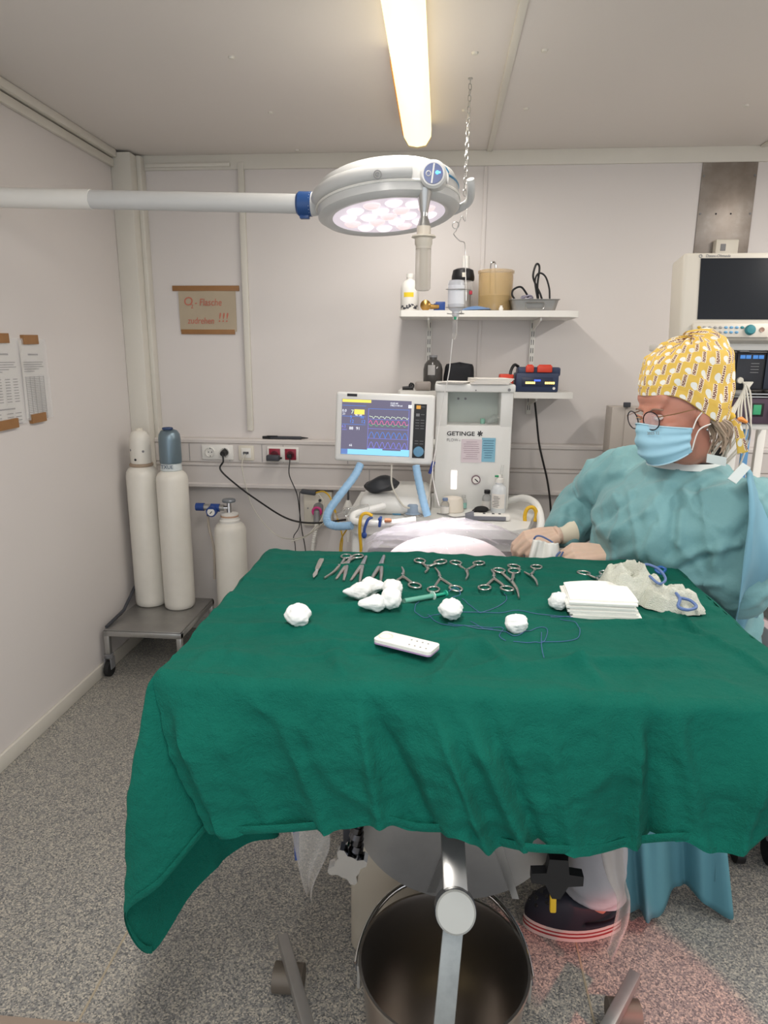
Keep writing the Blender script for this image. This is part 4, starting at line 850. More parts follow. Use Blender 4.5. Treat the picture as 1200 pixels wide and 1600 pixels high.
# ------------------------------------------------------------------ monitor rack on the right
MY = 2.40
rk = thing('equipment_rack', 'white equipment rack with black and purple modules behind the surgeon', 'equipment rack', (1.08, 2.6, 0))
MB().bx(.83, 1.33, 2.43, 2.85, 1.505, 1.53, .006).done('top_shelf', WHITEP, rk)
for z in (1.255, .98, .55, .12): MB().bx(.86, 1.31, 2.46, 2.84, z-.02, z, .004).done('shelf', WHITEP, rk)
for x in (.875, 1.04, 1.295):
    for y in (2.475, 2.825): 
        if x == 1.04 and y > 2.6: continue
        MB().bx(x-.016, x+.016, y-.012, y+.012, .09, 1.505, .003).done('upright', WHITEP, rk)
MB().bx(1.075, 1.10, 2.47, 2.48, .99, 1.235, .002).done('blue_stripe', mat('stripe_blue', (96, 150, 196), .4, var=.04), rk)
for x in (.875, 1.295):
    for y in (2.475, 2.825):
        c = MB().cyl((x, y, .08), (x, y, .092), .02, .02, 12).done('castor', GREY, rk); MB().cyl((x-.012, y, .04), (x+.012, y, .04), .04, .04, 16).done('wheel', RUBBER, c)
m1 = MB().bx(.88, 1.30, 2.45, 2.80, 1.372, 1.5, .004).done('black_module', BLACK, rk)
MB().bx(1.012, 1.10, 2.444, 2.451, 1.376, 1.496, .002).done('module_front', mat('module_dark', (34, 36, 42), .4, var=.05), m1); MB().bx(1.108, 1.19, 2.444, 2.451, 1.376, 1.496, .002).done('module_front', mat('module_navy', (30, 36, 50), .4, var=.05), m1)
for i in range(4): MB().bx(1.020+i*.019+(.004 if i > 1 else 0), 1.036+i*.019+(.004 if i > 1 else 0), 2.442, 2.4445, 1.478, 1.490).done('blue_display', emat('module_blue', (70, 130, 200), .8), m1, smooth=False)
for i in range(4): MB().bx(1.058, 1.085, 2.4425, 2.4445, 1.461-i*.010, 1.463-i*.010).done('module_print', GREY, m1, smooth=False)
MB().cyl((1.028, 2.444, 1.405), (1.028, 2.437, 1.405), .011, .010, 16).done('module_port', CREAM, m1)
m2 = MB().bx(.88, 1.30, 2.45, 2.80, 1.2555, 1.345, .004).done('purple_module', mat('module_purple', (74, 58, 72), .4, var=.06), rk)
MB().bx(.875, 1.305, 2.446, 2.80, 1.347, 1.351).bx(.875, 1.305, 2.446, 2.80, 1.357, 1.361).done('module_rail', STEEL, rk)
MB().bx(1.085, 1.112, 2.443, 2.451, 1.288, 1.322, .002).done('green_switch', mat('switch_green', (52, 132, 92), .35, var=.04, emit=(52, 150, 100), estr=.25), m2); MB().bx(1.075, 1.122, 2.446, 2.4505, 1.282, 1.328, .002).done('switch_frame', BLACK, m2)
MB().cyl((1.165, 2.45, 1.304), (1.165, 2.436, 1.304), .026, .022, 20).done('rotary_dial', BLACK, m2)
MB().bx(.93, 1.06, 2.462, 2.50, .985, 1.09, .004).done('cardboard_bin', mat('dull_tan', (170, 158, 146), .6, var=.05), label='dull tan open box on the rack shelf behind the surgeon', cat='box')
MB().bx(.935, 1.055, 2.55, 2.62, .981, 1.16, .02).done('black_case', BLACK, label='black rounded case standing behind the tan box', cat='case')
mo = thing('patient_monitor', 'beige patient monitor with dark screen and blue buttons on the rack', 'monitor', (1.08, 2.5, 1.53))
MM = T(1.055, MY, 1.678) @ RX(-math.radians(8)) @ FACE      # x right, y up, z toward viewer
BEI = mat('beige_plastic', (204, 198, 186), .45, var=.02)
mc = MB().box((0, 0, -.06), (.53, .285, .12), None, .012, 3).box((0, .0, -.16), (.40, .24, .10), None, .03, 3).xf(MM).done('case', BEI, mo)
MB().box((.012, .024, .001), (.446, .197, .003)).xf(MM).done('screen', mat('dark_screen', (26, 30, 36), .18, var=0), mo, smooth=False)
MB().box((-.105, -.112, .006), (.245, .046, .014), None, .004).xf(MM).done('button_panel', BEI, mo)
BT = mat('button_blue', (110, 160, 196), .4, var=.03); BG = mat('button_grey', (156, 154, 150), .4, var=.03); TEAL = mat('button_teal', (52, 128, 136), .4, var=.03)
for i in range(9):
    for j in range(2):
        if i == 8 and j == 1: continue
        MB().ball((-.208+i*.0172, -.103-j*.0155, .0135), (.0066, .0046, .003), u=12, v=6).xf(MM).done('button', (mat('button_yellow', (196, 160, 40), .4, var=.03) if i == 0 else BG if i < 5 else BT if i < 8 else TEAL), mo)
MB().lathe([(.0165, 0), (.0165, .007), (.013, .012), (.001, .013)], (-.046, -.111, .013), 24).xf(MM).done('rotary_knob', TEAL, mo); MB().lathe([(.008, 0), (.008, .002), (.004, .001), (.001, .001)], (-.008, -.110, .013), 16).xf(MM).done('port', mat('port_brown', (150, 120, 104), .4, var=.04), mo)
text('Datex-Ohmeda', .0125, MM @ T(-.196, .1305, .0006), GREY, mo, shear=.2)
MB().tube([MM @ (V((-.212, .130, .0008))+q) for q in circ(.0048, 12)], .0010, 5, closed=True).done('logo_ring', GREY, mo)
MB().box((.0, 0, 0), (.30, .22, .022), bev=.006).xf(T(1.08, 2.55, 1.5415)).done('monitor_foot', BEI, mo)
# bundle of leads hanging from the black module
random.seed(5)
for i in range(12):
    xa = 1.0+.012*i*.5; pts = [V((1.03+.003*i, 2.425, 1.40)), V((1.05-.010*i, 2.40-.004*i, 1.36-.010*i)), V((1.045-.014*i+random.uniform(-.02, .02), 2.37-.005*i, 1.22)), V((1.01-.011*i+random.uniform(-.03, .03), 2.36, 1.10)), V((.99+random.uniform(-.05, .06), 2.37, .99)), V((1.0+random.uniform(-.06, .06), 2.42, .9+random.uniform(-.06, .08)))]
    MB().tube(smoothpath(pts, 7), .0032, 6).done('monitor_lead', WCABLE, label='thin pale lead hanging in the bundle behind the surgeon', cat='cable', group='pale monitor leads behind the surgeon')
o = thing('orange_connector', 'small orange cable connector among the pale leads', 'connector', at(1160, 657, y=2.34))
MB().tube([at(1153, 655, y=2.34), at(1158, 655, y=2.34), at(1167, 660, y=2.34)], [.006, .009, .005], 8).done('body', mat('orange_plastic', (226, 140, 62), .4, var=.03), o)
MB().tube(smoothpath([at(1167, 660, y=2.34), at(1172, 668, y=2.34), at(1170, 685, y=2.36), at(1160, 700, y=2.38)]), .003, 6).done('cord', GREY, o)
# grey cabinet edge beside the trunking
a, b_ = at(957, 636, y=3.2), at(1002, 715, y=3.2)
o = thing('wall_cabinet', 'narrow grey metal cabinet on the wall behind the gowned shoulder', 'cabinet', V(((a.x+b_.x)/2, D, b_.z)))
MB().bx(a.x, b_.x+.12, 3.2, TY-.003, b_.z-.1, a.z, .003).done('body', mat('cabinet_grey', (182, 174, 166), .5, var=.04), o)
MB().bx(a.x+.06, b_.x+.115, 3.195, 3.199, b_.z-.095, a.z-.006, .001).done('door', MATS['cabinet_grey'], o); MB().box((a.x+.062, 3.19, a.z+.012), (.03, .02, .022), bev=.003).done('top_bracket', DGREY, o)
# ------------------------------------------------------------------ instrument table and its green drape
TT = .944; DX0, DX1, DY0, DY1 = -.462, .612, 1.005, 1.752
it = thing('instrument_table', 'stainless steel table under the green drape with disc and lever below', 'operating table', (.07, 1.37, 0))
MB().bx(DX0+.012, DX1-.012, DY0+.012, DY1-.012, TT-.03, TT-.0065, .008).done('table_top', BRUSHED, it)
mb = MB(); mb.bx(-.36, -.33, 1.05, 1.7, TT-.07, TT-.0302, .003); mb.done('top_rail', STEEL, it); MB().bx(.47, .50, 1.05, 1.7, TT-.07, TT-.0302, .003).done('top_rail', STEEL, it)
# pedestal column
MB().bx(-.185, .07, 1.33, 1.56, .045, TT-.0302, .03, 4).done('pedestal', mat('pedestal_steel', (196, 188, 172), .34, .35, var=.12, vscale=4), it)
# half round tilting disc with folded facets
dc = at(712, 1282, y=1.20)
pts = [(.205*math.cos(a), .185*math.sin(a)) for a in [math.radians(180+180*i/28) for i in range(29)]]
MB().prism([(x, y) for x, y in pts], T(dc) @ FACE, .006).done('tilt_disc', BRUSHED, it, angle=30)
for xa, xb in ((-.004, -.045), (.062, .13)):
    MB().prism([(xa, -.0), (xa+.02, -.0), (xb+.006, -.17), (xb-.008, -.17)], T(dc+V((0, -.0065, 0))) @ FACE, .004).done('disc_fold', STEEL, it)
MB().bx(dc.x-.21, dc.x+.21, 1.185, 1.33, dc.z, dc.z+.02, .004).bx(dc.x-.05, dc.x+.05, 1.22, 1.33, dc.z+.02, TT-.0302, .004).done('disc_bracket', STEEL, it)
# lever bars with round pivot
pv = at(712, 1425, y=.93)
la, lb = at(706, 1285, y=1.06), at(712, 1400, y=.965)
d_ = (lb-la).normalized()
MB().box((la+lb)/2, (.042, .012, (lb-la).length), (d_.to_track_quat('-Z', 'Y').to_matrix().to_4x4()), .002).done('upper_lever', STEEL, it)
PN = V((0, -.80, .60))
MB().cyl(pv-PN*.045, pv-PN*.002, .036, .034, 32).done('pivot_housing', mat('dark_steel', (70, 72, 76), .25, 1.0, var=.05), it)
MB().lathe([(.033, 0), (.033, .005), (.030, .008), (.001, .008)], pv, 36, PN.to_track_quat('Z', 'Y').to_matrix().to_4x4()).done('pivot_cap', mat('grey_cap', (158, 160, 156), .5, .2, var=.03), it)
le = at(690, 1640, y=.865)
q0 = pv+V((-.002, .006, -.02)); d_ = (le-q0).normalized()
M = Matrix.Identity(3); sx = V((1, 0, 0)); sx = (sx-d_*sx.dot(d_)).normalized(); sy = d_.cross(sx)
LMx = Matrix(((sx.x, sy.x, d_.x, 0), (sx.y, sy.y, d_.y, 0), (sx.z, sy.z, d_.z, 0), (0, 0, 0, 1)))
MB().box((q0+le)/2, (.034, .010, (le-q0).length), LMx, .002).done('lower_lever', mat('galvanised', (150, 154, 152), .45, .7, var=.2, vscale=30), it)
# base bars with castors
def base_leg(p0, p1, lab=None):
    p0, p1 = V(p0), V(p1); d = (p1-p0).normalized(); s = d.cross(V((0, 0, 1))).normalized(); u = s.cross(d)
    M = Matrix(((s.x, d.x, u.x, 0), (s.y, d.y, u.y, 0), (s.z, d.z, u.z, 0), (0, 0, 0, 1)))
    l = MB().box((p0+p1)/2, (.026, (p1-p0).length, .03), M, .003).done('base_leg', BRUSHED, it)
    c = p0+d*.055
    MB().cyl((c.x-.035, c.y, .034), (c.x+.035, c.y, .034), .033, .033, 18).done('castor', mat('castor_grey', (112, 104, 94), .5, .4, var=.15), l)
base_leg(at(442, 1466, z=.095), V((-.12, .86, .085))); base_leg(at(992, 1525, z=.095), V((.17, .86, .085)))
MB().bx(-.14, .19, .835, .865, .07, .10, .003).bx(-.02, .06, .84, .86, .10, .2, .003).done('base_crossbar', BRUSHED, it)
# clamp knobs
def star(name, c, r, m, par, n=4, ax=RX(PI/2), th=.024):
    poly = []
    for i in range(n*8):
        a = 2*PI*i/(n*8); rr = r*(.62+.38*max(0, math.cos(n*a))**.7); poly.append((rr*math.cos(a), rr*math.sin(a)))
    return MB().prism(poly, T(c) @ ax @ RZ(.35), th).done(name, m, par, angle=35)
k1 = at(545, 1342, y=1.14)
kk = star('clamp_knob', k1, .042, CHROME, it); MB().cyl(k1+V((0, .01, 0)), k1+V((.01, .08, .02)), .014, .014, 14).done('clamp_bolt', CHROME, kk)
mb = MB()
for i in range(4): mb.cyl(k1+V((.015, .0, .025+.014*i)), k1+V((.018, .0, .037+.014*i)), .015-.002*(i % 2), .013, 14)
mb.cyl(k1+V((.015, 0, .02)), k1+V((.02, .0, .10)), .010); mb.done('clamp_spindle', mat('dark_chrome', (96, 96, 100), .2, 1.0, var=.05), it)
MB().box(k1+V((-.002, .05, .05)), (.03, .03, .14), None, .004).done('clamp_post', DGREY, it)
k2 = at(868, 1365, y=1.16)
MB().prism([(-.05, .015), (-.05, -.006), (-.022, -.010), (-.008, -.040), (.008, -.040), (.022, -.010), (.05, -.006), (.05, .015), (.022, .018), (.018, .05), (-.018, .05), (-.022, .018)], T(k2) @ FACE, .022).done('black_clamp', BLACK, it, label='black cross shaped clamp')
MB().box(k2+V((.0, .005, -.066)), (.013, .010, .058), RY(-.05), .003).done('yellow_tag', YELLOW, it, label='yellow strap end hanging from the clamp')
MB().cyl(k2+V((0, -.0, .06)), k2+V((0, .03, .16)), .018, .018, 14).done('clamp_post', DGREY, it)

# --- drape
t = NT('green_cotton'); n1 = t.noise(7, 5, .6); n2 = t.noise(650, 2)
wv = t.node('ShaderNodeTexWave'); wv.inputs['Scale'].default_value = 420; t.put(wv.inputs['Vector'], t.coord())
t.put(t.b.inputs['Base Color'], t.mix(n1, srgb(4, 79, 66), srgb(9, 97, 82))); t.b.inputs['Roughness'].default_value = .85; t.b.inputs['Sheen Weight'].default_value = .04; t.b.inputs['Specular IOR Level'].default_value = .15; t.b.inputs['Sheen Tint'].default_value = srgb(150, 220, 195)
h = t.math('ADD', t.math('MULTIPLY', n2, .6), t.math('MULTIPLY', t.noise(17, 6, .68), 4.5)); t.bump(h, .6, .005); GREEN = t.m
DZ = .950
crease = [((-.40, 1.62), (.55, 1.60), .0025, .012), ((-.42, 1.30), (.05, 1.36), .003, .016), ((-.30, 1.12), (.15, 1.17), .004, .02), ((.10, 1.08), (.50, 1.13), .005, .018), ((.42, 1.55), (.60, 1.04), .0035, .008), ((.0, 1.01), (.06, 1.16), .004, .012), ((.28, 1.02), (.24, 1.14), .004, .014), ((-.15, 1.02), (-.19, 1.15), .004, .015), ((-.1, 1.5), (.3, 1.47), .0018, .012), ((-.45, 1.2), (-.2, 1.22), .003, .018), ((-.35, 1.45), (-.05, 1.43), .0022, .010), ((.25, 1.28), (.58, 1.32), .003, .014), ((.05, 1.25), (.14, 1.05), .0035, .010), ((-.43, 1.08), (-.25, 1.06), .004, .02)]
def cloth_z(x, y):
    z = 0
    for (ax, ay), (bx, by), amp, wd in crease:
        dx, dy = bx-ax, by-ay; L2 = dx*dx+dy*dy; tt = max(0, min(1, ((x-ax)*dx+(y-ay)*dy)/L2)); d = math.hypot(x-ax-dx*tt, y-ay-dy*tt)
        z += 3.0*amp*math.exp(-(d/wd)**2)*math.sin(PI*min(1, max(.02, tt*.98+.01)))**.5
    z += .0035*fbm((x, y*1.6, 2.0), 8, 4)
    q = V((x, y, 0))+.05*V((fbm((x, y, 1), 4, 2), fbm((x, y, 7), 4, 2), 0))
    d1 = noise.voronoi(V((q.x*3.2+q.y*1.2, q.y*9.0-q.x*1.5, 0)))[0]; d2 = noise.voronoi(V((q.x*9+q.y*3, q.y*4.0, 3)))[0]
    z += .0042*math.exp(-((d1[1]-d1[0])/.13)**2)+.0026*math.exp(-((d2[1]-d2[0])/.12)**2)
    return z*sstep(0, .03, min(x-DX0, DX1-x, y-DY0+.012, DY1-y)) if False else z
# hem control points, listed from the back left corner round the front to the back right
HEM = [(V((-.50, 1.75, .62)), (0, 1)), (V((-.485, 1.45, .60)), (0, .6)), (V((-.45, 1.25, .585)), (0, .33)), (at(440, 1300, y=1.13), (0, .17)), (at(388, 1321, y=1.08), (0, .08)), (at(305, 1392, y=1.00), (0, .02)),
       (at(240, 1487, y=.93), (0, 0)), (at(199, 1428, y=.90), (0, 0)), (at(255, 1378, y=.905), (0, 0)), (at(333, 1285, y=.965), (0, 0)), (at(340, 1293, y=.955), (0, 0)), (at(336, 1302, y=.943), (.0, 0)),
       (at(440, 1299, y=.95), (.12, 0)), (at(530, 1291, y=.96), (.22, 0)), (at(600, 1286, y=.945), (.29, 0)), (at(655, 1297, y=.955), (.34, 0)), (at(720, 1300, y=.94), (.41, 0)), (at(765, 1315, y=.965), (.47, 0)), (at(830, 1329, y=.935), (.545, 0)), (at(925, 1331, y=.95), (.64, 0)),
       (at(985, 1318, y=.965), (.70, 0)), (at(1060, 1312, y=.95), (.79, 0)), (at(1120, 1316, y=.965), (.85, 0)), (at(1200, 1302, y=.95), (.94, 0)), (at(1262, 1305, y=.94), (1, 0)), (V((.65, 1.0, .66)), (1, .02)), (V((.66, 1.3, .68)), (1, .4)), (V((.655, 1.72, .69)), (1, .97))]
K = 12
hp = smoothpath([h for h, _ in HEM], K); ep = smoothpath([V((a, b, 0)) for _, (a, b) in HEM], K)
drape = thing('surgical_drape', 'dark green cotton drape spread over the table with folded corner', 'drape', (.07, 1.37, .62))
mb = MB(); bm = mb.bm
NXg, NYg = 200, 140; R_edge = .012
def topz(x, y): return DZ+cloth_z(x, y)
FOLDS = [(.19, .02, .012, .012), (.30, -.03, .016, .010), (.345, .05, -.014, .012), (.44, .05, .020, .014), (.50, .07, .018, .012), (.53, .06, -.018, .012), (.60, .02, .012, .012), (.72, -.03, .018, .010), (.745, .0, -.016, .012), (.80, .05, .012, .014), (.90, -.04, .014, .014), (.09, .03, .010, .016)]
NV = 48; rows = []
for i, (h, e) in enumerate(zip(hp, ep)):
    a = max(0, min(1, e.x)); b = max(0, min(1, e.y)); E = V((DX0+(DX1-DX0)*a, DY0+(DY1-DY0)*b, 0)); E.z = topz(E.x, E.y)
    s = i/len(hp); row = []
    out = h-E; out.z = 0
    nrm = V((0, -1, 0)) if (b < .01 and a > .004) else (V((-1, 0, 0)) if a < .01 and b > .05 else (V((1, 0, 0)) if a > .99 and b > .01 else V((-.75, -.65, 0))))
    for j in range(NV):
        v = j/(NV-1); p = E.lerp(h, v)
        bulge = .022*(4*v*(1-v))*(1-v)**.5
        p = p+nrm*(bulge+.010*min(1, v*14)*(1-v))
        if v < .12: p.z += .010*(v/.12)*(1-v/.12)*2
        # hanging folds on the front panel
        if b < .01 and a > .01:
            w = .011*math.sin(a*29+1.5*v)+.009*math.sin(a*13+.9+2*v)
            for (ca, sl, am, wd) in FOLDS: w += am*math.exp(-((a-ca-sl*(v-.5))/wd)**2)
            p = p+nrm*(w*sstep(.0, .5, v))
        p = p+nrm*(.003*fbm((a*8+b*6, v*3, 5), 2.2, 3)*min(1, v*6))
        q = V((a*1.07+b*.7, v*.28, 0)); q = q+.05*V((fbm((q.x, q.y, 1), 5, 2), fbm((q.x, q.y, 7), 5, 2), 0))
        d1 = noise.voronoi(V((q.x*8.5, q.y*5, 1)))[0]; d2 = noise.voronoi(V((q.x*6+q.y*6, q.y*14, 5)))[0]
        p = p+nrm*((.006*math.exp(-((d1[1]-d1[0])/.13)**2)+.0014*math.exp(-((d2[1]-d2[0])/.12)**2))*min(1, v*8))
        if v > .955: p = p+nrm*.0022
        row.append(bm.verts.new(p))
    rows.append(row)
for A, B in zip(rows, rows[1:]):
    for j in range(NV-1): bm.faces.new((A[j], B[j], B[j+1], A[j+1]))
G = [[bm.verts.new((x, y, topz(x, y))) for x in [DX0+(DX1-DX0)*i/(NXg-1) for i in range(NXg)]] for y in [DY0+(DY1-DY0)*j/(NYg-1) for j in range(NYg)]]
for j in range(NYg-1):
    for i in range(NXg-1): bm.faces.new((G[j][i], G[j][i+1], G[j+1][i+1], G[j+1][i]))
# back edge hangs a little
bk = [[bm.verts.new((DX0+(DX1-DX0)*i/(NXg-1), DY1+.012*(1-(1-v)**2), topz(DX0+(DX1-DX0)*i/(NXg-1), DY1)-.18*v)) for i in range(NXg)] for v in (0, .05, .2, .6, 1)]
for A, B in zip(bk, bk[1:]):
    for i in range(NXg-1): bm.faces.new((A[i], A[i+1], B[i+1], B[i]))
bmesh.ops.remove_doubles(bm, verts=bm.verts[:], dist=.0006)
mb.done('cloth', GREEN, drape, angle=80)
# hem fold as a narrow raised band along the lower edge
mb = MB(); hrow = [(r[NV-3].co.copy() if r[NV-3].is_valid else None) for r in []]
hb = [h+V((0, -.0035, 0)) for h in hp[6*K:25*K]]
def hemf(u, v): 
    f = u*(len(hb)-1); i = min(int(f), len(hb)-2); p = hb[i].lerp(hb[i+1], f-i); return p+V((0, -.0022*math.sin(PI*v), .016*v))
mb.grid(hemf, len(hb), 4).done('hem', GREEN, drape, angle=80)

# ------------------------------------------------------------------ things on the drape
INS = mat('instrument_steel', (196, 194, 190), .28, 1.0, var=.12, vscale=60)
def tw(px, py, dz=.003):
    q = at(px, py, z=DZ)
    q = at(px, py, z=DZ+cloth_z(q.x, q.y)); q.z += dz; return q
twz = lambda x, y, dz: at(x, y, z=DZ+dz)
def ringed(name, lab, cat, rA, rB, tip, jaw=.42, grp='clamps on the green drape', thick=.0040):
    """scissor-like instrument lying flat: two finger rings and the tip given on the cloth"""
    A, B, Tp = tw(*rA), tw(*rB), tw(*tip)
    o = thing(name, lab, cat, (A+B+Tp)/3, group=grp)
    mid = (A+B)/2; ax = Tp-mid; piv = mid+ax*(1-jaw)
    up = V((0, 0, 1)); r = .0158
    for k, (Rg, sgn) in enumerate(((A, 1), (B, -1))):
        z = V((0, 0, .0022*k))
        side = ax.cross(up).normalized()*(.0022*sgn*(1 if (Rg-mid).dot(ax.cross(up)) > 0 else -1))
        d = (piv-Rg); inn = Rg+d.normalized()*r*1.05
        tipk = Tp-side*1.2 if False else Tp+side*.9
        path = smoothpath([inn+z, inn.lerp(piv, .5)+(inn-piv).normalized()*0+z, piv+z, piv.lerp(tipk, .5)-side*1.6+z, tipk+z], 5)
        n = len(path); rad = [thick*(1.0 if i < n*.5 else 1.15-.75*(i-n*.5)/(n*.5)) for i in range(n)]
        mb = MB().tube(path, rad, 8, flat=.8)
        e1 = d.normalized(); e2 = e1.cross(up).normalized()
        mb.tube([Rg+z+e1*(r*1.12*math.cos(a))+e2*(r*.86*math.sin(a)) for a in [2*PI*i/20 for i in range(20)]], .0026, 7, closed=True)
        mb.done('half', INS, o, angle=60)
    MB().cyl(piv-V((0, 0, .002)), piv+V((0, 0, .007)), .0042, .0038, 12).done('pivot_screw', CHROME, o)
    return o
ringed('surgical_scissors', 'long closed surgical scissors crossing the nearest tweezers', 'scissors', (541, 871), (559, 872), (508, 906), .5, None, .0040)
def tweezers(lab, apex, f1, f2):
    a, p, q = tw(*apex, .004), tw(*f1), tw(*f2); o = thing('tweezers', lab, 'tweezers', a)
    for e in (p, q):
        s = (e-a).cross(V((0, 0, 1))).normalized()*(.004 if e is p else -.004)
        path = smoothpath([a, a.lerp(e, .35)-s*.6, a.lerp(e, .7)-s*.3, e], 5); n = len(path)
        MB().tube(path, [.0042+.0018*math.sin(PI*i/(n-1))-.0014*(i/(n-1)) for i in range(n)], 8, flat=.7).done('arm', INS, o)
    MB().ball(a, (.0042, .0042, .0036), u=10, v=6).done('joint', INS, o)
tweezers('steel tweezers lying half under the long scissors', (548, 873), (525, 907), (537, 909))
tweezers('steel tweezers between the two other pairs of tweezers', (572, 872), (548, 909), (562, 911))
tweezers('steel tweezers with wide spread arms beside the upright clamp', (600, 871), (577, 912), (595, 912))
ringed('hemostat_clamp', 'small clamp standing open behind the cotton balls', 'clamp', (610, 917), (648, 918), (629, 889), .5)
ringed('hemostat_clamp', 'small clamp with leaning jaws behind the green syringe', 'clamp', (677, 923), (712, 923), (681, 890), .5)
ringed('hemostat_clamp', 'short clamp with rings towards the plastic sheet above the leaning clamp', 'clamp', (656, 878), (688, 881), (665, 897), .45)
ringed('hemostat_clamp', 'clamp with wide rings pointing its tip at the leaning clamp', 'clamp', (712, 881), (748, 883), (729, 908), .5)
ringed('hemostat_clamp', 'clamp partly hidden under the short scissors', 'clamp', (757, 920), (792, 923), (769, 893), .48)
ringed('surgical_scissors', 'short blunt scissors resting across a clamp', 'scissors', (780, 893), (803, 895), (812, 937), .55, None, .0044)
ringed('hemostat_clamp', 'clamp with thin jaws next to the short scissors near the gloved hand', 'clamp', (803, 887), (838, 889), (841, 918), .5)
ringed('hemostat_clamp', 'clamp tucked under the crumpled gauze cloth', 'clamp', (912, 897), (946, 898), (936, 914), .45)
a, b = tw(503, 876), tw(490, 905)
o = thing('scalpel', 'flat steel scalpel beside the long scissors', 'scalpel', a)
d = (b-a); s = d.cross(V((0, 0, 1))).normalized()
def flat_path(pts, ws, th, name, m, par):
    mb = MB(); vs = []
    for p, w in zip(pts, ws): vs.append((mb.bm.verts.new(p+s*w+V((0, 0, th))), mb.bm.verts.new(p-s*w+V((0, 0, th))), mb.bm.verts.new(p-s*w), mb.bm.verts.new(p+s*w)))
    for A, B in zip(vs, vs[1:]):
        for i in range(4): mb.bm.faces.new((A[i], A[(i+1) % 4], B[(i+1) % 4], B[i]))
    mb.bm.faces.new(vs[0]); mb.bm.faces.new(vs[-1][::-1]); mb.done(name, m, par, smooth=False)
flat_path([a, a+d*.1, a+d*.5, a+d*.62], [.005, .0068, .006, .0045], .0035, 'handle', INS, o); flat_path([a+d*.62, a+d*.68, a+d*.84, a+d], [.003, .004, .0055, .001], .0015, 'blade', CHROME, o)
# cotton balls
t = NT('cotton'); t.b.inputs['Base Color'].default_value = srgb(232, 234, 232); t.b.inputs['Roughness'].default_value = .95; t.b.inputs['Sheen Weight'].default_value = .3; t.bump(t.noise(140, 4, .7), .5, .003); COT = t.m
def cotton(lab, px, py, r, sx=1, sy=1, tail=None, seed=0, grp='cotton balls on the green drape', dz=0):
    c = tw(px, py, 0); base = c.z; c.z += r*.86+dz
    mb = MB().ball((0, 0, 0), (1, 1, 1), u=44, v=30)
    for v in mb.bm.verts:
        p = v.co.copy(); k = 1+.16*fbm(p+V((seed*7.1, 0, 0)), 1.6, 3)+.05*fbm(p+V((seed, 3, 0)), 5, 2)
        q = V((p.x*r*sx*k, p.y*r*sy*k, p.z*r*.92*k))
        if tail:
            tv = V((tail[0], tail[1], 0)).normalized(); f = max(0, p.dot(tv)); q += tv*(r*.8*f**3); q.z *= 1-.3*f
        q += c; q.z = max(q.z, base+.0008); v.co = q
    mb.done('cotton_ball', COT, label=lab, cat='cotton ball', group=grp, angle=180)
cotton('round cotton ball lying alone by the left table edge', 466, 976, .0245, seed=1)
cotton('teardrop cotton ball touching its twin below the tweezers', 564, 936, .0215, 1.05, .9, (-1, -.2), 2)
cotton('cotton ball lying behind the teardrop cotton ball', 578, 928, .0215, 1.1, .9, (.8, .3), 3)
cotton('taller cotton ball at the back of the group of three', 613, 936, .0235, .95, 1.0, None, 4, dz=.004)
cotton('cotton ball against the green syringe', 611, 950, .0245, .9, .9, None, 5)
cotton('small cotton ball with a pointed end in the group of three', 587, 954, .0205, 1.05, .85, (-1, -.4), 6)
cotton('round cotton ball with blue thread over it', 704, 966, .0240, seed=7)
cotton('oval cotton ball among the blue threads before the gauze', 806, 988, .0205, 1.1, .85, None, 8)
cotton('cotton ball pressed against the gauze stack', 872, 951, .0205, 1.0, .9, None, 9)
# syringe
a, b = tw(632, 943, .006), tw(699, 931, .006); d = (b-a)
o = thing('syringe', 'thin syringe with turquoise plunger lying beside the cotton balls', 'syringe', a)
MB().cyl(a, a+d*.66, .0055, .0055, 14).done('barrel', mat('syringe_barrel', (120, 190, 170), .2, var=.03, alpha=.75), o); MB().cyl(a-d*.06, a, .0018, .004, 10).done('nozzle', GLASS, o)
MB().cyl(a+d*.64, a+d*.66, .011, .011, 14).done('flange', mat('flange', (180, 210, 200), .3, var=.0), o); MB().cyl(a+d*.3, a+d*.96, .0036, .0036, 10).cyl(a+d*.94, a+d*.97, .0082, .0082, 14).done('plunger', mat('turquoise_plastic', (30, 158, 130), .4, var=.04), o)
# white perforated strip
c = tw(635, 1010, 0); e1 = (tw(676, 1020, 0)-tw(596, 1000, 0)); e1.z = 0; Lx = e1.length; ang = math.atan2(e1.y, e1.x)
o = thing('needle_counter', 'flat white plastic strip with small holes on the drape', 'plastic strip', c)
SMx = T(c+V((0, 0, .004))) @ RZ(ang)
MB().prism(rr(Lx*.54, .0225, .008), SMx, .006).done('plate', WHITEP, o, smooth=False); MB().prism(rr(Lx*.54, .0225, .008), SMx @ T(0, 0, -.003), .0028).done('backing', mat('mauve_plastic', (170, 140, 180), .4, var=.03), o, smooth=False)
MB().tube([SMx @ (V((-Lx*.40, 0, .0062))+q) for q in circ(.0125, 18)], .0012, 5, closed=True).done('moulded_ring', CREAM, o)
for i in range(8): MB().cyl(SMx @ V((Lx*(.05+.052*i), .010*(-1)**i, .0058)), SMx @ V((Lx*(.05+.052*i), .010*(-1)**i, .0064)), .0018, .0018, 8).done('hole', GREY, o)
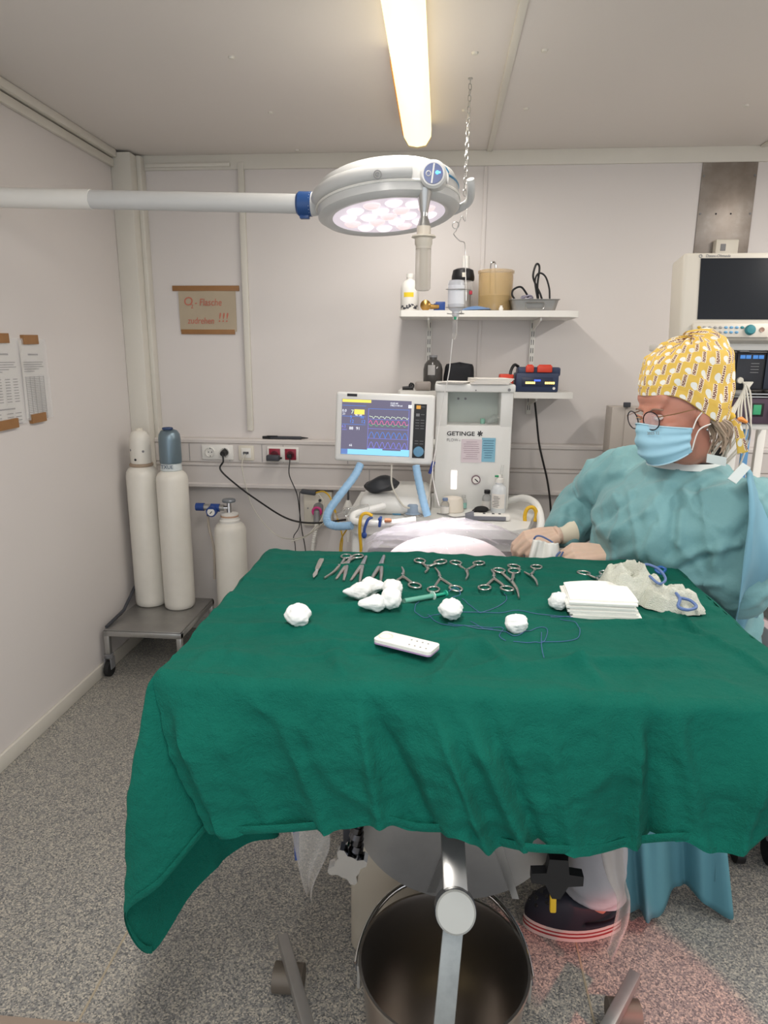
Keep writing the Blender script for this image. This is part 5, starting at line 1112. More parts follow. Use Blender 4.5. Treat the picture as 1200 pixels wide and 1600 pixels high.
# suture threads
random.seed(11); SUT = mat('blue_suture', (62, 96, 140), .5, var=.05)
ctl = [[(655, 940), (648, 955), (665, 966), (700, 958), (760, 958), (830, 957), (895, 966)], [(668, 962), (690, 976), (740, 982), (785, 988), (806, 994), (840, 982), (855, 985), (850, 1003), (830, 1005), (802, 1004)], [(700, 957), (712, 952), (718, 962), (706, 968)], [(722, 935), (745, 955), (756, 957), (790, 940), (788, 925)], [(875, 968), (900, 975), (906, 990), (895, 1002), (860, 1004), (845, 1003)], [(846, 990), (846, 1010), (850, 1029)], [(700, 975), (745, 980), (785, 982), (780, 995), (790, 1002)], [(735, 972), (755, 984), (770, 985)], [(860, 965), (880, 965), (920, 962)]]
for i, cc in enumerate(ctl):
    p = smoothpath([tw(x, y, .0022+.0012*(j % 2)) for j, (x, y) in enumerate(cc)], 7)
    if i == 2: p = [q+V((0, 0, .045)) for q in p]
    else: p = [V((q.x, q.y, DZ+cloth_z(q.x, q.y)+.0018)) for q in p]
    MB().tube(p, .00075, 5).done('suture_thread', SUT, label='loose blue suture thread on the green drape', cat='thread', group='blue suture threads on the drape')
# gauze stack
t = NT('gauze'); t.b.inputs['Base Color'].default_value = srgb(232, 232, 226); t.b.inputs['Roughness'].default_value = .95
t.bump(t.math('ADD', t.noise(90, 4, .7), t.noise(700, 2)), .35, .002); GAUZE = t.m
gs = thing('gauze_stack', 'stack of folded white gauze squares beside the crumpled cloth', 'gauze', tw(942, 950, 0))
P00, P10, P11, P01 = tw(892, 965, 0), tw(1000, 968, 0), tw(975, 937, 0), tw(882, 937, 0)
for k in range(9):
    sh = V((random.uniform(-.006, .006)-.002*k*.5, random.uniform(-.004, .004)+.0012*k, 0)); z = .0012+.0043*k
    def gf(u, v, k=k, sh=sh, z=z):
        p = P00.lerp(P10, u).lerp(P01.lerp(P11, u), v)+sh; return V((p.x, p.y, DZ+.004+z+.0012*math.sin(7*u+k)*math.sin(5*v)-.0015*(1 if (u < .02 or v < .02) else 0)))
    MB().grid(gf, 10, 8).solid(.0036).done('gauze_square', GAUZE, gs, angle=60)
# crumpled gauze cloth
t = NT('crumpled_gauze'); t.put(t.b.inputs['Base Color'], t.mix(t.noise(14, 4, .6), srgb(206, 210, 190), srgb(234, 236, 228))); t.b.inputs['Roughness'].default_value = .95
t.bump(t.math('ADD', t.noise(60, 5, .7), t.noise(500, 2)), .9, .007); CRG = t.m
cg = thing('gauze_cloth', 'crumpled off white gauze cloth heap with blue loops', 'gauze', tw(1010, 930, 0))
def heap(c, rx, ry, h, rot, seed, n=46, m=30):
    mb = MB()
    def f(u, v):
        a = 2*PI*u; p = V((math.cos(a), math.sin(a), 0)); r = math.sin(v*PI/2)
        rid = noise.ridged_multi_fractal(V((p.x*r*1.9+seed, p.y*r*1.9, .3*seed)), .9, 2.2, 4, 1.0, 2.0)*.30-.12
        edge = 1+.16*fbm((p.x*1.5+seed, p.y*1.5, 0), 1.4, 3)
        fold = .10*math.sin(16*r+3*math.sin(a+seed))
        q = RZ(rot) @ V((p.x*r*rx*edge, p.y*r*ry*edge, 0)); q.z = max(.0, h*((1-r**3.2)*(.78+.9*rid+fold)))+.001
        return V((c.x, c.y, DZ+.004))+q
    return mb.grid(f, n, m, cu=True)
c = tw(1000, 930, 0)
heap(tw(982, 930, 0), .082, .064, .066, -.35, 1.3, 64, 40).done('heap', CRG, cg, angle=180)
heap(tw(1045, 950, 0), .074, .050, .044, -.55, 4.1, 60, 36).done('heap_end', CRG, cg, angle=180)
LOOP = mat('blue_loop', (88, 112, 160), .6, var=.06)
MB().tube(smoothpath([twz(1000, 885, .062), twz(1012, 882, .066), twz(1030, 890, .060), twz(1040, 905, .05), twz(1030, 912, .056), twz(1015, 900, .063)]), .0030, 6).done('blue_loop', LOOP, cg)
MB().tube(smoothpath([twz(1052, 922, .044), twz(1062, 935, .042), twz(1060, 948, .04), twz(1075, 953, .036), twz(1088, 948, .032), twz(1078, 938, .038), twz(1062, 934, .042)]), .0034, 6).done('blue_loop', LOOP, cg)
MB().tube(smoothpath([twz(985, 888, .055), twz(995, 884, .06), twz(1005, 886, .06)]), .0034, 6).done('blue_loop', LOOP, cg)
MB().tube(smoothpath([twz(1024, 890, .02), twz(1032, 886, .024), twz(1040, 890, .020), twz(1032, 896, .018)], closed=True), .0035, 6).done('blue_loop', mat('strong_blue', (40, 92, 160), .5, var=.05), cg)
# white lint fibre on the front
# ------------------------------------------------------------------ the surgeon (seated, gowned, facing the patient)
ps = thing('person', 'seated person in teal surgical gown, yellow printed cap and blue mask', 'person', (.70, 1.92, 0))
Hc = at(1058, 642, y=1.80)
fw = V((-.92, -.40, -.15)).normalized(); lf = V((0, 0, 1)).cross(fw).normalized(); up_ = fw.cross(lf).normalized()
HM = Matrix(((lf.x, -fw.x, up_.x, Hc.x), (lf.y, -fw.y, up_.y, Hc.y), (lf.z, -fw.z, up_.z, Hc.z), (0, 0, 0, 1))) @ RY(math.radians(-3))
td = V((-.80, -.60, 0)).normalized(); tl = V((0, 0, 1)).cross(td)        # torso forward, person's left
NB = at(1075, 722, y=1.88)
shL = NB+tl*.165+V((0, 0, -.055)); shR = NB-tl*.165+V((0, 0, -.055))
elL = V((.765, 1.700, .925)); wrL = V((.480, 1.862, .930)); elR = V((.475, 2.16, 1.00)); wrR = at(868, 838, y=1.985)
pel = V((.74, 1.95, .68))
kL, aL = V((.46, 1.62, .60)), V((.435, 1.525, .09)); kR, aR = V((.42, 1.84, .58)), V((.555, 1.66, .09))
SKIN = mat('skin', (188, 130, 110), .5, var=.06, vscale=30, sss=.15)
def head_parts(mb):
    H = lambda x, y, z: HM @ V((x, y, z)); R3 = HM.to_3x3().to_4x4()
    def b(c, r, u=20, v=14): mb.ball(H(*c), r, R3, u, v)
    b((0, .012, .030), (.077, .098, .096)); b((0, -.030, -.042), (.064, .064, .086)); b((0, -.062, -.100), (.036, .034, .030)); b((0, -.072, .045), (.055, .022, .030))
    b((0, -.101, -.024), (.0125, .020, .026)); b((0, -.092, .0), (.010, .014, .020)); b((0, -.086, .019), (.046, .012, .009))
    b((0, -.086, -.066), (.028, .014, .011))
    for s in (-1, 1):
        b((s*.034, -.062, -.032), (.028, .028, .028)); b((s*.079, .012, -.016), (.009, .021, .033)); b((s*.084, .016, -.008), (.007, .014, .018)); b((s*.044, -.024, -.072), (.020, .042, .028)); b((s*.014, -.100, -.038), (.008, .010, .008))
    mb.tube([H(0, .012, -.04), H(0, .03, -.10), (NB+V((0, 0, .01))), NB+V((0, 0, -.06))], [.060, .056, .054, .058], 20)
mb = MB(); head_parts(mb)
def limb(mb, pts, rs): mb.tube(smoothpath(pts, 5), [rs[0]+(rs[-1]-rs[0])*i/(5*(len(pts)-1)) for i in range(5*(len(pts)-1)+1)], 16)
limb(mb, [NB+V((0, 0, -.09)), NB.lerp(pel, .4), NB.lerp(pel, .75), pel], [.085, .13])
limb(mb, [NB+tl*.02+V((0, 0, -.06)), shL+V((0, 0, -.03))], [.05, .04]); limb(mb, [NB-tl*.02+V((0, 0, -.06)), shR+V((0, 0, -.03))], [.05, .04])
for s_, e_, w_ in ((shL, elL, wrL), (shR, elR, wrR)): limb(mb, [s_+V((0, 0, -.03)), s_.lerp(e_, .5), e_], [.042, .038]); limb(mb, [e_, (V((.68, 1.80, .93)) if e_ is elL else e_.lerp(w_, .5)), w_], [.038, .026])
for s_, k_, a_ in ((1, kL, aL), (-1, kR, aR)): limb(mb, [pel+tl*.08*s_, (pel+tl*.08*s_).lerp(k_, .5), k_], [.085, .058]); limb(mb, [k_, k_.lerp(a_, .5), a_], [.056, .036]); limb(mb, [a_, a_+V((0, 0, -.03)), a_+V((-.12, 0, -.05))], [.036, .024])
me = remesh(mb, .0055, 6)
body = link_mesh('body', me, SKIN, ps, angle=180)
# eyes under the glasses
H = lambda x, y, z: HM @ V((x, y, z)); R3 = HM.to_3x3().to_4x4()
for s in (-1, 1):
    e = MB().ball(H(s*.032, -.0855, -.002), (.0125, .011, .0075), R3, 14, 10).done('eye', mat('eye_white', (214, 202, 196), .3, var=0), body)
    MB().ball(H(s*.032-.003, -.0945, -.004), (.0052, .003, .0045), R3, 12, 8).done('iris', mat('iris', (70, 62, 58), .2, var=0), e) if False else None
    MB().tube(smoothpath([H(s*.016, -.0945, .016), H(s*.032, -.0965, .021), H(s*.050, -.085, .017)]), [.0022]*13, 6).done('eyebrow', mat('brow_hair', (140, 112, 96), .8, var=.1), body)
    MB().tube(smoothpath([H(s*.019, -.095, .000), H(s*.032, -.0985, .0055), H(s*.045, -.090, .001)]), .0020, 6).done('eyelid', SKIN, body)
# hair at the nape
random.seed(3); mb = MB()
for i in range(26):
    a = random.uniform(-1.2, 1.0); r0 = .083; y = .075+.02*random.random(); x = .078*math.cos(a*.6)*(1 if i % 3 else .6)
    p0 = H(x, y-.045, -.02+random.uniform(-.01, .01)); p1 = H(x+.012, y-.02+random.uniform(-.01, .02), -.06+random.uniform(-.015, .01)); p2 = H(x+random.uniform(-.01, .02), y-.03+random.uniform(-.02, .03), -.10+random.uniform(-.02, .02))
    mb.tube(smoothpath([p0, p1, p2], 4), [.004, .0042, .004, .0038, .0034, .003, .0025, .002, .001], 5)
mb.done('hair', mat('blond_grey_hair', (158, 138, 118), .6, var=.2, vscale=60), ps, kind='stuff')
# earring
MB().ball(H(.0885, .010, -.046), (.003, .003, .003), None, 10, 6).done('earring', CHROME, ps)

# --- cap with repeated print
t = NT('printed_cap'); uv = t.node('ShaderNodeUVMap'); sp = t.node('ShaderNodeSeparateXYZ'); t.put(sp.inputs[0], uv.outputs[0])
u0, v0 = sp.outputs[0], sp.outputs[1]
row = t.math('FLOOR', v0); off = t.math('MULTIPLY', t.math('MODULO', row, 2.0), .5)
fu = t.math('FRACT', t.math('ADD', u0, off)); fv = t.math('FRACT', v0)
cx = t.math('SUBTRACT', fu, .5); cy = t.math('SUBTRACT', fv, .5)
def rot(a, ox, oy):
    x = t.math('SUBTRACT', cx, ox); y = t.math('SUBTRACT', cy, oy)
    return (t.math('ADD', t.math('MULTIPLY', x, math.cos(a)), t.math('MULTIPLY', y, math.sin(a))), t.math('SUBTRACT', t.math('MULTIPLY', y, math.cos(a)), t.math('MULTIPLY', x, math.sin(a))))
def inbox(p, hx, hy): return t.math('MULTIPLY', t.math('LESS_THAN', t.math('ABSOLUTE', p[0]), hx), t.math('LESS_THAN', t.math('ABSOLUTE', p[1]), hy))
def inell(ox, oy, rx, ry):
    x = t.math('DIVIDE', t.math('SUBTRACT', cx, ox), rx); y = t.math('DIVIDE', t.math('SUBTRACT', cy, oy), ry)
    return t.math('LESS_THAN', t.math('ADD', t.math('MULTIPLY', x, x), t.math('MULTIPLY', y, y)), 1.0)
blob = t.math('MAXIMUM', inell(-.20, -.12, .20, .22), inell(-.12, -.30, .13, .14))
pr = rot(1.50, .20, .06); bar = inbox(pr, .47, .155); stripe = t.math('LESS_THAN', t.math('FRACT', t.math('MULTIPLY', pr[0], 9.0)), .5)
letters = t.math('MULTIPLY', inbox(pr, .43, .115), t.math('MAXIMUM', t.math('MULTIPLY', stripe, t.math('LESS_THAN', t.math('ABSOLUTE', pr[1]), .115)), t.math('LESS_THAN', t.math('ABSOLUTE', t.math('SUBTRACT', pr[1], t.math('MULTIPLY', t.math('SINE', t.math('MULTIPLY', pr[0], 34.0)), .05))), .028)))
c = t.mix(t.noise(3, 3), srgb(208, 170, 68), srgb(224, 190, 96)); c = t.mix(blob, c, srgb(224, 224, 216)); c = t.mix(bar, c, srgb(238, 224, 196)); c = t.mix(letters, c, srgb(104, 44, 40))
t.put(t.b.inputs['Base Color'], c); t.b.inputs['Roughness'].default_value = .85; t.bump(t.noise(400, 2), .15, .001); CAPM = t.m
def capf(u, v):
    a = 2*PI*u; ca, sa = math.cos(a), math.sin(a)          # a=0 -> person's left, a=-90deg -> forward
    bk = .5+.5*sa                                           # 0 front .. 1 back
    zb = .052-.092*sstep(.05, .75, bk)                     # brim height
    rx = .086+.004*bk; ry = .104 if sa < 0 else .112+.010*bk
    zt = .192-.020*(1-bk)
    g = math.sin(v*PI/2)**1.1; f = (1-v**3.4)**.55*(1+.13*math.sin(PI*min(1, v*1.15)))
    n = .007*fbm((ca*1.5, sa*1.5, v*3), 1.6, 3)*min(1, v*5)+.007*math.sin(9*a+4*v)*sstep(.55, 1, v)+.004*math.sin(16*a)*sstep(.0, .2, v)*(1-v)*bk
    return HM @ V((ca*(rx*f+n), .012+(.020+.030*(1-bk))*g+sa*(ry*f+n), zb+(zt-zb)*g+n*.6))
MB().grid(capf, 72, 34, cu=True, uvfn=lambda u, v: (u*18, v*6.8)).done('cap', CAPM, ps, angle=180, fix=True)
def cband(u, v):
    p = capf(u, .012+.10*v); c_ = HM @ V((0, .02, .03)); d = (p-c_); return p+d.normalized()*.0032
MB().grid(cband, 72, 4, cu=True, uvfn=lambda u, v: (u*18, v*.75+.2)).done('cap_band', CAPM, ps, angle=180)
kp = HM @ V((.045, .125, -.035))
def tie(u, v):
    L = [kp, kp+V((.012, -.02, -.02)), kp+V((.022, -.026, -.055)), kp+V((.032, -.028, -.090))]; P = smoothpath(L, 8); f = u*(len(P)-1); i = min(int(f), len(P)-2); p = P[i].lerp(P[i+1], f-i)
    return p+V((.010, -.004, .004))*((v-.5)*2*(.55+.6*u))
MB().grid(tie, 20, 6, uvfn=lambda u, v: (v*.8, u*3.2)).solid(.002).done('cap_tie', CAPM, ps, angle=180)
MB().ball(kp, (.014, .012, .012), None, 14, 10).done('cap_knot', mat('cap_yellow', (220, 182, 66), .85, var=.08), ps)

# --- mask, glasses
MASKM = mat('mask_blue', (158, 202, 220), .8, var=.05, vscale=20, bump=.15, bscale=120)
def maskf(u, v):
    a = math.radians(-74+148*u); z = -.016-.112*v
    nose = math.exp(-(a/.30)**2)*(1-sstep(.1, .6, v))
    rx = .083-.014*v; ry = .098+.016*math.sin(PI*min(1, v*.9+.1))-.018*sstep(.7, 1, v)
    pl = .0022*math.sin(v*PI*6)*(1 if .2 < v < .8 else 0)
    x = math.sin(a)*(rx+.004+pl); y = -math.cos(a)*(ry+.006+pl)-.013*nose+.002
    z2 = z-.020*(abs(a)/1.29)**1.6*(1-v)+.030*(abs(a)/1.29)**2*v+.006*nose
    return HM @ V((x, y, z2))
MB().grid(maskf, 44, 30).solid(.0016).done('mask', MASKM, ps, angle=180)
MB().tube([maskf(.04+.92*i/40, .012)+fw*.002 for i in range(41)], .0018, 6).tube([maskf(.04+.92*i/40, .988)+fw*.002 for i in range(41)], .0018, 6).done('mask_edge', mat('mask_edge', (176, 208, 220), .8, var=.03), ps)
text('2025 12', .010, HM @ T(.028, -.1195, -.036) @ RZ(.36) @ FACE, GREY, ps)
for s in (-1, 1):
    uu = 1.0 if s > 0 else 0.0
    for v, zz in ((.03, .014), (.92, -.034)): MB().tube(smoothpath([maskf(uu, v), H(s*.084, -.012, -.012 if v < .5 else -.045), H(s*.088, .022, zz)], 6), .0018, 6).done('ear_loop', WHITEP, ps)
FRM = mat('spectacle_frame', (44, 38, 44), .25, .6, var=.05); LENS = mat('spectacle_lens', (250, 236, 240), .04, var=0, alpha=.16)
gl = MB().tube(smoothpath([H(-.011, -.1175, .000), H(0, -.1205, .004), H(.011, -.1175, .000)]), .0016, 6).done('glasses', mat('gold_bridge', (168, 132, 96), .3, .9, var=.05), ps)
for s in (-1, 1):
    c_ = V((s*.0345, -.1100, -.006)); Rg = T(HM @ c_) @ R3 @ RZ(s*.16) @ RX(PI/2+.10)
    MB().tube([Rg @ V((.0245*math.cos(a), .0232*math.sin(a), 0)) for a in [2*PI*i/32 for i in range(32)]], .0015, 6, closed=True).done('rim', FRM, gl)
    MB().lathe([(.001, .0012), (.0125, .0008), (.0232, 0), (.0232, -.0008), (.0125, 0), (.001, .0004)], (0, 0, 0), 24, Rg, caps=False).done('lens', LENS, gl)
    MB().tube(smoothpath([H(s*.058, -.109, .004), H(s*.074, -.07, .006), H(s*.083, -.01, .008), H(s*.082, .03, -.006)]), .0013, 6).done('temple', MATS['gold_bridge'], gl)

# --- gown
t = NT('gown_fabric'); n1 = t.noise(5, 5, .6)
t.put(t.b.inputs['Base Color'], t.mix(n1, srgb(98, 146, 150), srgb(118, 162, 166))); t.b.inputs['Roughness'].default_value = .75; t.b.inputs['Sheen Weight'].default_value = .15
t.bump(t.math('ADD', t.noise(22, 5, .7), t.math('MULTIPLY', t.noise(500, 2), .15)), .45, .006); GOWN = t.m
mb = MB()
def loft(rings, n=36):
    R = []
    for c, a, b in rings: R.append([mb.bm.verts.new(c+tl*(a*math.cos(2*PI*k/n))+td*(b*math.sin(2*PI*k/n))) for k in range(n)])
    for A, B in zip(R, R[1:]):
        for k in range(n): mb.bm.faces.new((A[k], A[(k+1) % n], B[(k+1) % n], B[k]))
    mb.bm.faces.new(R[0][::-1]); mb.bm.faces.new(R[-1])
ax = lambda z, f=0: V((NB.x+(pel.x-NB.x)*(NB.z-z)/(NB.z-pel.z), NB.y+(pel.y-NB.y)*(NB.z-z)/(NB.z-pel.z), z))+td*f
loft([(ax(NB.z-.004, .012), .092, .090), (ax(NB.z-.018, .012), .122, .098), (ax(NB.z-.050, .012), .172, .112), (ax(1.10, .055), .205, .155), (ax(1.0, .075), .215, .178), (ax(.92, .065), .225, .178), (ax(.78, .06), .240, .19), (ax(.62, .06), .25, .21)])
def sleeve(pts, rs): mb.tube(smoothpath(pts, 6), [rs[0]+(rs[-1]-rs[0])*i/(6*(len(pts)-1)) for i in range(6*(len(pts)-1)+1)], 20)
sleeve([shL-tl*.03, shL.lerp(elL, .5)+tl*.02, elL], [.092, .084]); sleeve([elL, V((.68, 1.80, .925)), wrL+V((.03, .0, 0))], [.084, .050])
sleeve([shR+tl*.03, shR.lerp(elR, .5)-tl*.02, elR], [.090, .080]); sleeve([elR, elR.lerp(wrR, .5), wrR.lerp(elR, .06)], [.078, .048])
mb.ball(elL, .088); mb.ball(shR.lerp(elR, .45)+V((.05, -.04, -.08)), (.10, .10, .13)); mb.ball(shL.lerp(elL, .40)+td*.05+V((0, .03, -.02)), (.11, .11, .14)); mb.ball(elR, .080)
# lap over the thighs
for s_, k_ in ((1, kL), (-1, kR)): sleeve([pel+tl*.10*s_, (pel+tl*.10*s_).lerp(k_, .5)+V((0, 0, .02)), k_+V((0, 0, .0))], [.135, .095])
me = remesh(mb, .007, 45)
GCR = []
for px_, amp_, wd_ in (([(1058, 768), (1053, 820), (1050, 868)], -.016, .016), ([(1063, 766), (1110, 742), (1159, 722)], .012, .014), ([(1052, 872), (1100, 858), (1151, 848)], .014, .012), ([(1060, 888), (1110, 864)], -.012, .010), ([(1075, 904), (1128, 910)], .012, .010), ([(1080, 925), (1120, 935), (1140, 960)], -.010, .010), ([(895, 770), (935, 745), (975, 735)], .008, .012), ([(905, 828), (935, 800), (962, 776)], .009, .008), ([(935, 822), (965, 795), (992, 776)], -.008, .008), ([(958, 840), (985, 815), (1015, 800)], .008, .008), ([(1005, 868), (1018, 845), (1025, 825)], .009, .010), ([(985, 775), (1020, 765), (1058, 758)], .008, .012), ([(1068, 775), (1085, 800), (1130, 825)], .008, .010), ([(1062, 800), (1062, 850)], .012, .010), ([(890, 800), (880, 850)], -.008, .010), ([(930, 730), (920, 770), (880, 800)], .007, .010)):
    GCR.append(([(q.x, q.z) for q in (at(a_, b_, y=1.70) for a_, b_ in px_)], amp_, wd_))
def gown_crease(p):
    # surface point seen along the arm-to-chest folds, measured on the frontal plane at y = 1.70
    k = 1.70/p.y; X, Z = p.x*k, CAMH+(p.z-CAMH)*k; s = 0
    for pl_, amp_, wd_ in GCR:
        best = 9
        for (x1, z1), (x2, z2) in zip(pl_, pl_[1:]):
            dx, dz = x2-x1, z2-z1; tt = max(0, min(1, ((X-x1)*dx+(Z-z1)*dz)/(dx*dx+dz*dz))); best = min(best, math.hypot(X-x1-dx*tt, Z-z1-dz*tt))
        if best < wd_*3: s += amp_*math.exp(-(best/wd_)**2)
    return s
A1_ = V((-.62, -.25, -.74)).normalized(); A2_ = A1_.cross(V((.6, -.8, 0))).normalized(); A3_ = A1_.cross(A2_); B1_ = V((.35, -.3, -.88)).normalized(); B2_ = B1_.cross(V((-.8, -.6, 0))).normalized(); B3_ = B1_.cross(B2_)
tmp = bmesh.new(); tmp.from_mesh(me); tmp.normal_update()
for v in tmp.verts:
    p = v.co; q = V((p.x*1.0, p.y*1.0, p.z*.75))
    dd = noise.ridged_multi_fractal(q*4.2+V((3, 1, 2)), 1.1, 2.0, 2, 1.0, 2.0)-.9
    w = V((p.x*.9+p.z*.9, p.y, p.z*.5-p.x*.3)); d2 = noise.ridged_multi_fractal(w*7+V((7, 0, 0)), 1.0, 2.0, 2, 1.0, 2.0)-.9
    d3 = fbm(p, 4, 2)
    neck = sstep(.0, .10, (p-(NB+V((0, 0, .03)))).length-.06)
    wp = p+.03*V((fbm(p, 5, 2), fbm(p+V((9, 0, 0)), 5, 2), fbm(p+V((0, 9, 0)), 5, 2)))
    l1 = V((wp.dot(A1_)*2.4, wp.dot(A2_)*7.0, wp.dot(A3_)*5.0)); v1 = noise.voronoi(l1)[0]; l2 = V((wp.dot(B1_)*4.0, wp.dot(B2_)*12.0, wp.dot(B3_)*8.0)); v2 = noise.voronoi(l2)[0]
    cr = math.exp(-((v1[1]-v1[0])/.13)**2); cr2 = math.exp(-((v2[1]-v2[0])/.12)**2)
    v.co = p+v.normal*((gown_crease(p) if v.normal.y < .1 else 0)+neck*(.004*dd+.012*d3+.013*cr+.006*cr2))
tmp.to_mesh(me); tmp.free()
link_mesh('gown', me, GOWN, ps, angle=180)
BAND = mat('gown_band', (206, 214, 212), .8, var=.04)
def collar(u, v):
    a = 2*PI*u; c_ = ax(NB.z-.002, .012); r = 1+.16*v
    return c_+tl*(.088*r*math.cos(a))+td*(.086*r*math.sin(a))+V((0, 0, .010-.016*v))
MB().grid(collar, 40, 4, cu=True).solid(.002).done('neck_band', BAND, ps)
MB().grid(lambda u, v: ax(NB.z-.004, .012)+tl*(.080*math.cos(2*PI*u))+td*(.078*math.sin(2*PI*u))+V((0, 0, .026*v-.012)), 36, 3, cu=True).solid(.002).done('undershirt_collar', BLACK, ps)
q = at(1118, 713, y=1.74)
MB().grid(lambda u, v: q+V((-.026+.052*u, -.012+.01*u, .008-.022*v-.010*u)), 6, 4).solid(.002).done('neck_tie', BAND, ps)
q0, q1 = at(1143, 752, y=1.60), at(1166, 727, y=1.62)
MB().grid(lambda u, v: q0.lerp(q1, u)+V((.010*(v-.5)*2, 0, -.006*(v-.5)*2)), 6, 3).solid(.002).done('closure_tab', BAND, ps)
# pale back panel falling behind the arm
PALE = mat('gown_inside', (112, 158, 176), .8, var=.05, bump=.2, bscale=40)
bp = [[at(1164, 728, y=1.650), at(1168, 800, y=1.580), at(1158, 880, y=1.560), at(1150, 960, y=1.570), at(1143, 985, y=1.610)], [at(1178, 742, y=1.670), at(1188, 800, y=1.590), at(1186, 880, y=1.570), at(1160, 950, y=1.625), at(1150, 988, y=1.640)], [at(1196, 790, y=1.710), at(1210, 830, y=1.650), at(1208, 880, y=1.620), at(1180, 940, y=1.660), at(1160, 985, y=1.660)], [at(1215, 820, y=1.800), at(1228, 850, y=1.790), at(1222, 890, y=1.770), at(1196, 945, y=1.750), at(1170, 985, y=1.730)]]
bpp = [smoothpath(r, 6) for r in bp]
def bpf(u, v):
    f = u*(len(bpp)-1); i = min(int(f), len(bpp)-2); j = int(round(v*(len(bpp[0])-1))); p = bpp[i][j].lerp(bpp[i+1][j], f-i)
    return p+V((0, -.012*math.sin(u*11+v*2)-.008*fbm((u*3, v*3, 2), 1.5, 2), 0))
MB().grid(bpf, 22, 25).solid(.002).done('gown_back_panel', PALE, ps, angle=180)
# skirt below the table
ht = [at(905, 1425, y=1.60), at(960, 1418, y=1.58), at(1000, 1425, y=1.56), at(1012, 1441, y=1.52), at(1024, 1428, y=1.56), at(1050, 1395, y=1.62), at(1066, 1383, y=1.66), at(1085, 1393, y=1.63), at(1112, 1420, y=1.60), at(1146, 1438, y=1.575), at(1118, 1395, y=1.63), at(1112, 1350, y=1.68)]
hs = smoothpath([V((p.x, p.y, max(.012, p.z))) for p in ht], 6); tp = smoothpath([V((.42+.036*i, 1.60+.008*i, .56)) for i in range(12)], 6)
def skf(u, v):
    i = int(round(u*(len(hs)-1))); a, b = tp[i], hs[i]; p = a.lerp(b, v)
    return p+V((0, -.014*math.sin(u*21)*sstep(0, .4, v)*(1-v*.4)-.008*math.sin(u*47+2), 0))
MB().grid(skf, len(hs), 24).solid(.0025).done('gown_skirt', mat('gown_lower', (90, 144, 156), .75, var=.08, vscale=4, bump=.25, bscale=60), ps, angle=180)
# trousers and clogs
TRO = mat('grey_trousers', (166, 166, 170), .85, var=.06, vscale=18, bump=.3, bscale=90)
for k_, a_ in ((kL, aL), (kR, aR)):
    pts = [k_+V((0, 0, .03)), k_.lerp(a_, .5), a_.lerp(k_, .16), a_+V((0, 0, .028))]
    P = smoothpath(pts, 10); n = len(P)
    def tf(u, v, P=P, n=n):
        i = int(round(v*(n-1))); a = 2*PI*u; r = .070+.004*v+.006*fbm((math.cos(a), math.sin(a), v*6), 1.2, 3)+.004*math.sin(v*34+2*a)*sstep(.6, 1, v)
        return P[i]+V((r*math.cos(a)*(1.0 if v < .9 else 1.02), r*math.sin(a), 0))
    MB().grid(tf, 30, n, cu=True).done('trouser_leg', TRO, ps, angle=180)
CLOG = mat('navy_clog', (30, 32, 44), .6, var=.08)
SOLE = mat('clog_sole', (206, 198, 190), .6, var=.04); RSTR = mat('sole_stripe', (150, 48, 52), .6, var=.04)
def clog(x0, y0, ang):
    M = T(x0, y0, 0) @ RZ(ang)         # toe at -x, heel at +x
    def outline(s=1.0, n=40):
        out = []
        for i in range(n):
            a = 2*PI*i/n; x = -.13*math.cos(a); w = .048+.007*math.cos(a)-.006*math.cos(2*a)
            out.append((x*s, w*math.sin(a)*(1.0)*s))
        return out
    o = MB().prism(outline(1.0), M @ T(0, 0, .001), .010).prism(outline(.985), M @ T(0, 0, .016), .006).prism(outline(.99), M @ T(0, 0, .027), .008).done('clog_sole', SOLE, ps, angle=35)
    MB().prism(outline(.995), M @ T(0, 0, .011), .0045).prism(outline(.992), M @ T(0, 0, .0222), .0046).done('sole_stripe', RSTR, o, angle=35)
    def up(u, v):
        a = 2*PI*u; x = -.13*math.cos(a); w = .048+.007*math.cos(a)-.006*math.cos(2*a); g = math.cos(v*PI/2)**.55
        toe = sstep(.13, -.10, x) if False else max(0, min(1, (.13-x)/.26))
        hgt = .062+.030*toe-.055*max(0, toe-.62)
        return M @ V((x*g*.975+(-.01)*v, w*math.sin(a)*g*.985, .0352+hgt*math.sin(v*PI/2)))
    upper = MB().grid(up, 40, 14, cu=True).done('clog_upper', CLOG, ps, angle=180)
    for i in range(3):
        for j in range(3):
            p = up((.5*0+(-.09+.09*j-.045*(i % 2))*.9) % 1.0, .42+.16*i); n_ = (p-(M @ V((-.02, 0, .03)))).normalized()
            MB().cyl(p-n_*.002, p+n_*.0022, .0052, .0048, 8).done('vent_hole', BLACK, upper)
    MB().tube(smoothpath([M @ V((.02, -.056, .055)), M @ V((.09, -.056, .075)), M @ V((.137, 0, .082)), M @ V((.09, .056, .075)), M @ V((.02, .056, .055))]), .008, 8, flat=.5).done('heel_strap', CLOG, ps)
clog(.385, 1.525, .04); clog(.50, 1.665, .02)

